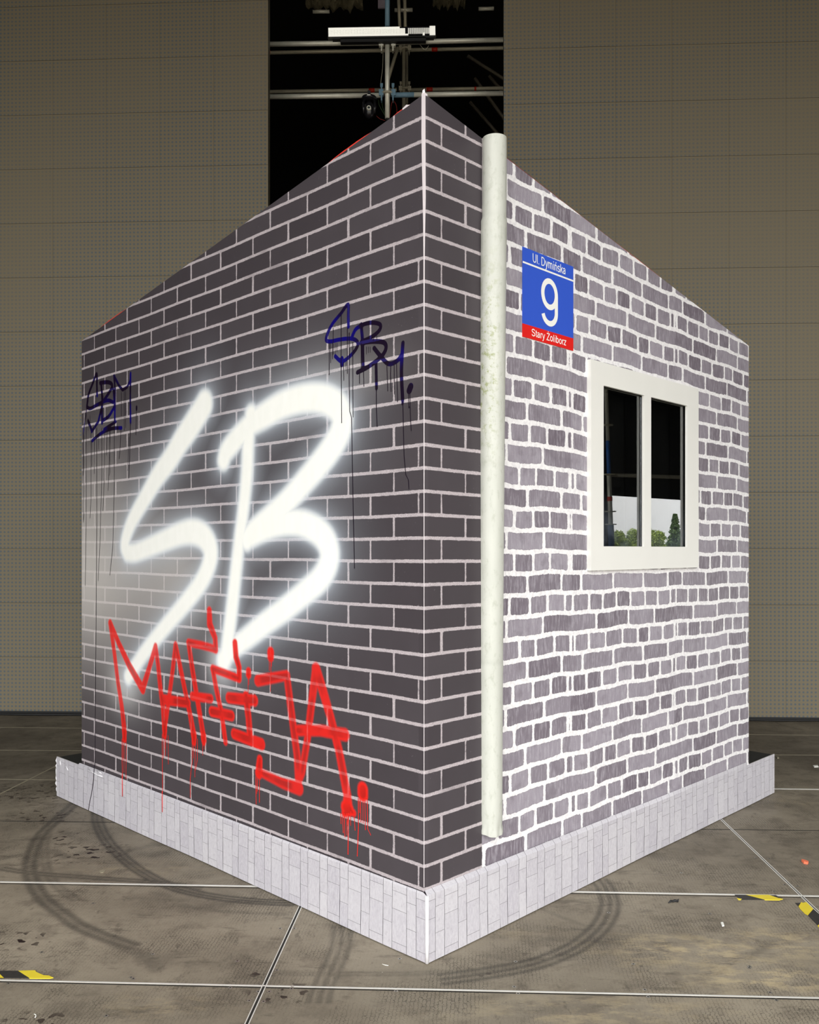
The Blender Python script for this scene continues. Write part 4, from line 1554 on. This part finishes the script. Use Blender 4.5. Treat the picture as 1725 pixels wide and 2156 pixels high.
scf = empty('scaffold', at(815.8, 1158 + 1850 * EYE / DA, DA), 'grey galvanised scaffold frame nearest behind the gap between the LED walls', 'scaffold')
b = MB(); b.tube([at(815.8, 250, DA), at(815.8, 60, DA)], RA, 16); b.build('standard', M['galv'], scf)
b = MB(); b.tube([at(815.8, 57, DA), at(815.8, -60, DA)], RA * 1.02, 16); o = b.build('standard', M['blue_paint'], scf); o['label'] = 'blue painted upper post'
b = MB(); b.tube([at(815.8, 254, DA), at(815.8, 249, DA)], RA * .8, 12); b.build('spigot', M['black_rubber'], scf)
for a_ in ((500, 94.2, 806, 90.0), (826, 89.4, 1130, 82.2), (500, 205, 803, 200.6), (850, 200, 1130, 195.5)):
    b = MB(); b.tube(seg(*a_, DA), RA, 16); b.build('ledger', M['galv'], scf)
b = MB(); b.tube(seg(828, 200.5, 872, 199.5, DA), RA * 1.03, 16); o = b.build('ledger_end', M['blue_paint'], scf); o['label'] = 'blue painted ledger end'
rosette(scf, 815.8, 197.5, DA, (M['galv_dark'], M['blue_paint']))
rosette(scf, 815.8, 93.5, DA, (M['galv_dark'], M['galv']))

scr = empty('scaffold', at(853, 1158 + 1850 * EYE / DB, DB), 'darker scaffold frame with red tape marks standing further back', 'scaffold')
b = MB(); b.tube([at(850.5, 420, DB), at(850.5, 94, DB)], RA, 14); b.build('standard', M['galv_dark'], scr)
b = MB(); b.tube([at(857, 420, DB + .8), at(857, 94, DB + .8)], RA * .8, 14); b.build('standard', M['galv_dark'], scr)
b = MB(); b.tube([at(854, 80, DB), at(851, -60, DB)], RA, 14); b.build('standard', M['galv_dark'], scr)
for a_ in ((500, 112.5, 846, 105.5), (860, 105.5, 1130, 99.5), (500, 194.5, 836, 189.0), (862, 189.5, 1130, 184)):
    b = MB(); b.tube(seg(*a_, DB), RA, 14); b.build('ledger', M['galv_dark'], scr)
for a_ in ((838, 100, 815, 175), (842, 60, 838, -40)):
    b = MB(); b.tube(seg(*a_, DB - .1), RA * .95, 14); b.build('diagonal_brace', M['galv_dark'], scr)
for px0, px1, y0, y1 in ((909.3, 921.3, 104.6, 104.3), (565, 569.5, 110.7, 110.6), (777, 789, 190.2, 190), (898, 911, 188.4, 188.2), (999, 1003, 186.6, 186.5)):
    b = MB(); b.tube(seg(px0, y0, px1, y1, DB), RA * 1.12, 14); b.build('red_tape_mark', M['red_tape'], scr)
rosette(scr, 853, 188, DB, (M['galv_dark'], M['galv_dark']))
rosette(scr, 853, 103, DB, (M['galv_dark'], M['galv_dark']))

scd = empty('scaffold', at(1112, 1158 + 1850 * EYE / 13, 13), 'faint thin diagonal braces far back at the right of the gap', 'scaffold brace')
for a_ in ((985, 118, 1112, 198), (1000, 165, 1112, 319), (990, 215, 1112, 355), (1030, 160, 1112, 254)):
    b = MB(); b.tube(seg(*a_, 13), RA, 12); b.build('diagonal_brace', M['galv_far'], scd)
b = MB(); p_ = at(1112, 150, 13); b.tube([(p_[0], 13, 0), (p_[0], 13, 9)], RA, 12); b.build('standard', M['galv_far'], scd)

for s_, lab in (((659, 25, 694, 24.5), 'short scaffold tube stub high up left of the blue post'),
                ((1008, 19, 1040, 18), 'short scaffold tube stub high up by the right LED wall'),
                ((831, 21.5, 869, 21), 'short scaffold tube stub with coupler right of the blue post')):
    b = MB(); b.tube(seg(*s_, DB), RA, 14)
    tag(b.build('scaffold_tube', M['galv']), lab, 'scaffold tube')

# cloth bundles tucked under the roof
for k, (px, py, sx_, sy_, lab) in enumerate(((705, 6, 60, 14, 'dusty bundle of tarpaulin high up left of the blue post'), (945, 6, 34, 10, 'folded dusty tarpaulin high up right of the blue post'))):
    dep = 12.6
    b = MB()
    x0, y0, z0_ = at(px, py, dep)
    n = 26
    kx, kz = sx_ * dep / FPX, sy_ * dep / FPX
    prev = None
    for i in range(n + 1):
        row_ = []
        for j in range(9):
            a = math.pi * j / 8
            x = x0 - kx + 2 * kx * i / n
            z = z0_ + kz * (math.cos(a) + .25 * math.sin(i * 1.7 + j)) + .03 * math.sin(i * .9)
            y = y0 - 0.12 * math.sin(a) - .03 * math.sin(i * 2.3 + j * 1.1)
            row_.append((x, y, z))
        if prev:
            for j in range(8): b.face([prev[j], row_[j], row_[j + 1], prev[j + 1]], 0, True)
        prev = row_
    m_ = M.setdefault('tarp', plain('dusty_tarpaulin', rgb(104, 98, 74), 0.9, var=.6, scale=6))
    tag(b.build('tarpaulin_bundle', m_), lab, 'tarpaulin')
b = MB()
c = at(805, 4, 9.4)
b.box(c, (0.09, .02, .14)); tag(b.build('fabric_tag', plain('grey_fabric', rgb(120, 112, 120), .8)), 'small grey fabric flap hanging beside the blue post', 'fabric')

# LED batten in front of the frame
DBT = 8.82
pa, pb_ = np.array(at(690, 68, DBT)), np.array(at(918.5, 64.2, DBT))
ax = (pb_ - pa) / np.linalg.norm(pb_ - pa)
up = np.cross((0, -1.0, 0), ax); up /= np.linalg.norm(up)
if up[2] < 0: up = -up
ny = np.cross(ax, up)
if ny[1] > 0: ny = -ny
L = float(np.linalg.norm(pb_ - pa)); Hh = 19.0 / FPX * DBT
mid = (pa + pb_) / 2
bat = empty('led_batten', tuple(mid), 'long white lit LED batten light fixed above the scaffold tube', 'stage light')
A3 = (tuple(ax), tuple(ny), tuple(up))
b = MB(); b.box(mid - ny * .035, (L, .06, Hh), A3)
for s_ in (-1, 1): b.box(mid + ax * s_ * (L / 2 - .004) - ny * .01, (.008, .04, Hh * 1.02), A3)
b.build('housing', M['black_plastic'], bat)
b = MB()
Lf = L * 0.715
nc, hc = 68, Hh * .17
b.box(pa + ax * Lf * .465 + up * Hh * .40, (Lf * .93, .006, Hh * .16), A3)
b.box(pa + ax * Lf * .52 - up * Hh * .40, (Lf * 1.04, .006, Hh * .16), A3)
for i in range(nc):
    for j in range(4):
        b.box(pa + ax * (i + .5) * Lf / nc + up * ((j - 1.5) * hc * .92), (Lf / nc * .86, .006, hc * .84), A3)
b.build('light_face', M['batten'], bat)
b = MB()
for i in range(24):
    x = Lf + .03 + (L - Lf - .09) * i / 24
    b.box(pa + ax * x, (.0042, .006, Hh * .62), A3)
b.box(pb_ - ax * .035, (.06, .010, Hh * .98), A3)
b.box(pb_ - ax * .125 - up * Hh * .36, (.02, .010, Hh * .25), A3)
b.build('louvre', M['batten'], bat)
b = MB(); b.box(np.array(at(807, 82.5, DBT)) - ny * .03, (.86, .05, .040), A3); b.box(np.array(at(807, 77, DBT)) - ny * .03, (1.02, .05, .03), A3)
b.build('bracket', M['black_rubber'], bat)

# PTZ camera hanging from the lower tube
DP = 8.9 - RA - .006
cx_, cy_, cz_ = at(777.5, 206, DP)
ptz = empty('ptz_camera', (cx_, cy_, cz_), 'black remote dome camera hanging from the lower scaffold tube', 'camera')
b = MB(); b.lathe((cx_, cy_, cz_), [(0, .015), (.05, .013), (.075, .002), (.083, -.018), (.075, -.03), (0, -.03)], n=32); b.build('mount_plate', M['black_plastic'], ptz)
b = MB(); b.box((cx_, cy_, cz_ + .04), (.03, .012, .06)); b.box((cx_, cy_ + .012, cz_ + .067), (.03, .04, .008)); b.build('clamp', M['black_rubber'], ptz)
for s_ in (-1, 1):
    b = MB(); b.tube([(cx_ + s_ * .052, cy_, cz_ - .02), (cx_ + s_ * .058, cy_, cz_ - .09), (cx_ + s_ * .05, cy_, cz_ - .16)], [.012, .017, .013], 10)
    b.build('yoke_arm', M['black_plastic'], ptz)
b = MB(); b.lathe((cx_, cy_, cz_ - .125), [(0, .085), (.025, .08), (.048, .05), (.055, .0), (.05, -.05), (.03, -.08), (0, -.088)], n=28); b.build('head', M['black_plastic'], ptz)
b = MB(); b.lathe((cx_, cy_ - .05, cz_ - .135), [(.013, .02), (.013, .026), (.0205, .028), (.024, .02), (.024, -.01)], axis=(0, -1, 0), n=28); b.build('lens_ring', M['galv'], ptz)
b = MB(); b.lathe((cx_, cy_ - .05, cz_ - .135), [(0, .024), (.008, .023), (.013, .02)], axis=(0, -1, 0), n=20); b.build('lens', M['lens'], ptz)
b = MB(); b.box((cx_, cy_ - .082, cz_ - .012), (.034, .004, .009)); b.build('status_strip', M['paper'], ptz)

for s_, m_, lab in (('797,210 799,222 806,235 812,246 815,252', 'green_cable', 'thin green cable looping beside the remote camera'),
                    ('803,210 806,225 811,242', 'green_cable', 'second thin green cable hanging by the scaffold post'),
                    ('827,212 824,222 822,238 821,246', 'red_cable', 'thin red cable hanging right of the scaffold post'),
                    ('829,212 834,220 836,232 835,242', 'red_cable', 'thin red cable bowing outwards right of the scaffold post'),
                    ('793,244 800,250 811,254', 'red_cable', 'thin red cable below the remote camera'),
                    ('807,100 806,140 802,175 803,186', 'galv_dark', 'thin grey cord hanging left of the scaffold post'),
                    ('858,92 872,79 886,96 892,103 897,104 903,96', 'galv_dark', 'thin cord looping over the upper scaffold tube')):
    b = MB()
    P_ = smooth([at(x, y, DP + .05) for x, y in pts_of(s_)], 4)
    b.tube([tuple(p) for p in P_], 0.0022, 6)
    tag(b.build('cable', M[m_]), lab, 'cable')

# ------------------------------------------------------------------ what the window pane mirrors, right of the stage
Gd = np.dot(-C0, NR) - GLO
MC = np.array((0.0, 0.0)) - 2 * Gd * NR                    # the photographer's mirror image in the pane


def mirrored(px, py, dist):
    k = (px - CX) / FPX
    az = math.atan(k)
    raz = 2 * AR - az
    d = np.array((math.sin(raz), math.cos(raz)))
    p = MC + d * dist
    return (float(p[0]), float(p[1]), EYE + (HZ - py) / FPX * math.cos(az) * dist)


twr = empty('scaffold', mirrored(1287, 1158 + 1850 * EYE / 11.6, 11.6)[:2] + (0,), 'tall scaffold post with blue section and red mark, mirrored in the window', 'scaffold')
D_ = 11.6
lo, hi = mirrored(1288.5, 1160, D_), mirrored(1278, 860, D_)
lo, hi = np.array(lo), np.array(hi)
dv = (hi - lo) / (hi[2] - lo[2])
pz = lambda z: tuple(lo + dv * (z - lo[2]))
zz = lambda py: EYE + (HZ - py) / FPX * D_ * 0.975
b = MB(); b.tube([pz(0.0), pz(zz(1105))], .040, 12); b.build('standard', plain('blue_sleeve', rgb(60, 86, 120), .6), twr)
b = MB(); b.tube([pz(zz(1105)), pz(zz(998))], .030, 14); b.build('standard', M['galv'], twr)
b = MB(); b.tube([pz(zz(998)), pz(zz(928))], .026, 14); b.build('standard', plain('deep_blue_paint', rgb(52, 110, 190), .5), twr)
b = MB(); b.tube([pz(zz(928)), pz(6.5)], .024, 14); b.build('standard', M['galv'], twr)
b = MB(); b.tube([pz(zz(1055)), pz(zz(1046))], .034, 14); b.build('red_tape_mark', M['red_tape'], twr)
for py in (1104, 1077, 999, 895):
    b = MB(); b.lathe(pz(zz(py)), [(.03, -.006), (.075, -.006), (.075, .006), (.03, .006)], n=18); b.build('rosette', M['galv_dark'], twr)
b = MB()
q0 = np.array(pz(zz(1000)))
b.tube([tuple(q0), tuple(q0 + np.array((0.3, 2.6, -.05)))], .024, 12)
b.build('ledger', M['galv_far'], twr)


def tree(px, top_py, halfw, dist, seed, label, conifer=False):
    rr = random.Random(seed)
    x0, y0, ztop_ = mirrored(px, top_py, dist)
    half = halfw / FPX * dist
    gz = -1.5
    root = empty('conifer' if conifer else 'broadleaf_tree', (x0, y0, gz), label, 'tree', None)
    b = MB()
    hh = ztop_ - gz
    b.tube([(x0, y0, gz), (x0 + .1, y0, gz + hh * .4), (x0, y0, gz + hh * (.97 if conifer else .7))], [.16, .12, .03], 8)
    b.build('trunk', M['bark'], root)
    b = MB()
    N = 12000
    for i in range(N):
        if conifer:
            h = rr.random() ** .8
            tier = (h * 19) % 1
            rad = half * (1 - h) ** .9 * (0.25 + .8 * (1 - tier) ** 1.5) + .01
            a = rr.uniform(0, 2 * math.pi)
            r = rad * math.sqrt(rr.random())
            p = (x0 + r * math.cos(a), y0 + r * math.sin(a), gz + hh * (.12 + .88 * h) - r * .25)
            s_ = .085
        else:
            k = rr.randrange(14)
            ca = k * 2.4 + seed
            cr = half * (.25 + .75 * ((k * 29 + seed * 7) % 11) / 10)
            hz = ((k * 37 + seed * 5) % 14) / 13
            cxx, cyy = x0 + cr * math.cos(ca) * (1 - .45 * hz), y0 + cr * math.sin(ca) * (1 - .45 * hz)
            czz = gz + hh * (.16 + .66 * hz)
            u1, u2, u3 = rr.gauss(0, 1), rr.gauss(0, 1), rr.gauss(0, 1)
            q = math.sqrt(u1 * u1 + u2 * u2 + u3 * u3)
            R_ = min(half * .42, hh * .2) * (0.7 + .45 * rr.random())
            p = (cxx + u1 / q * R_, cyy + u2 / q * R_, min(czz + u3 / q * R_, ztop_))
            s_ = .10
        v = [(p[0] + rr.uniform(-s_, s_), p[1] + rr.uniform(-s_, s_), p[2] + rr.uniform(-s_, s_)) for _ in range(3)]
        b.face(v)
    b.build('foliage', M['leaf_dark'] if conifer else M['leaf'], root)


DT = 46
tree(1316, 1100, 30, DT, 3, 'low broadleaf tree beside the scaffold post, mirrored in the left window pane')
tree(1341, 1099, 30, DT + 9, 5, 'broadleaf tree with ragged top, mirrored near the middle bar of the window')
tree(1364, 1101, 30, DT + 18, 8, 'dark broadleaf tree mirrored behind the middle bar of the window')
tree(1388, 1103, 30, DT + 8, 9, 'light green broadleaf tree mirrored in the right window pane')
tree(1412, 1112, 30, DT - 2, 12, 'rounded low broadleaf tree mirrored below the conifer')
tree(1442, 1104, 24, DT + 20, 15, 'broadleaf tree mirrored at the right edge of the window')
tree(1422, 1085, 58, DT - 12, 21, 'pointed conifer mirrored in the right window pane', True)
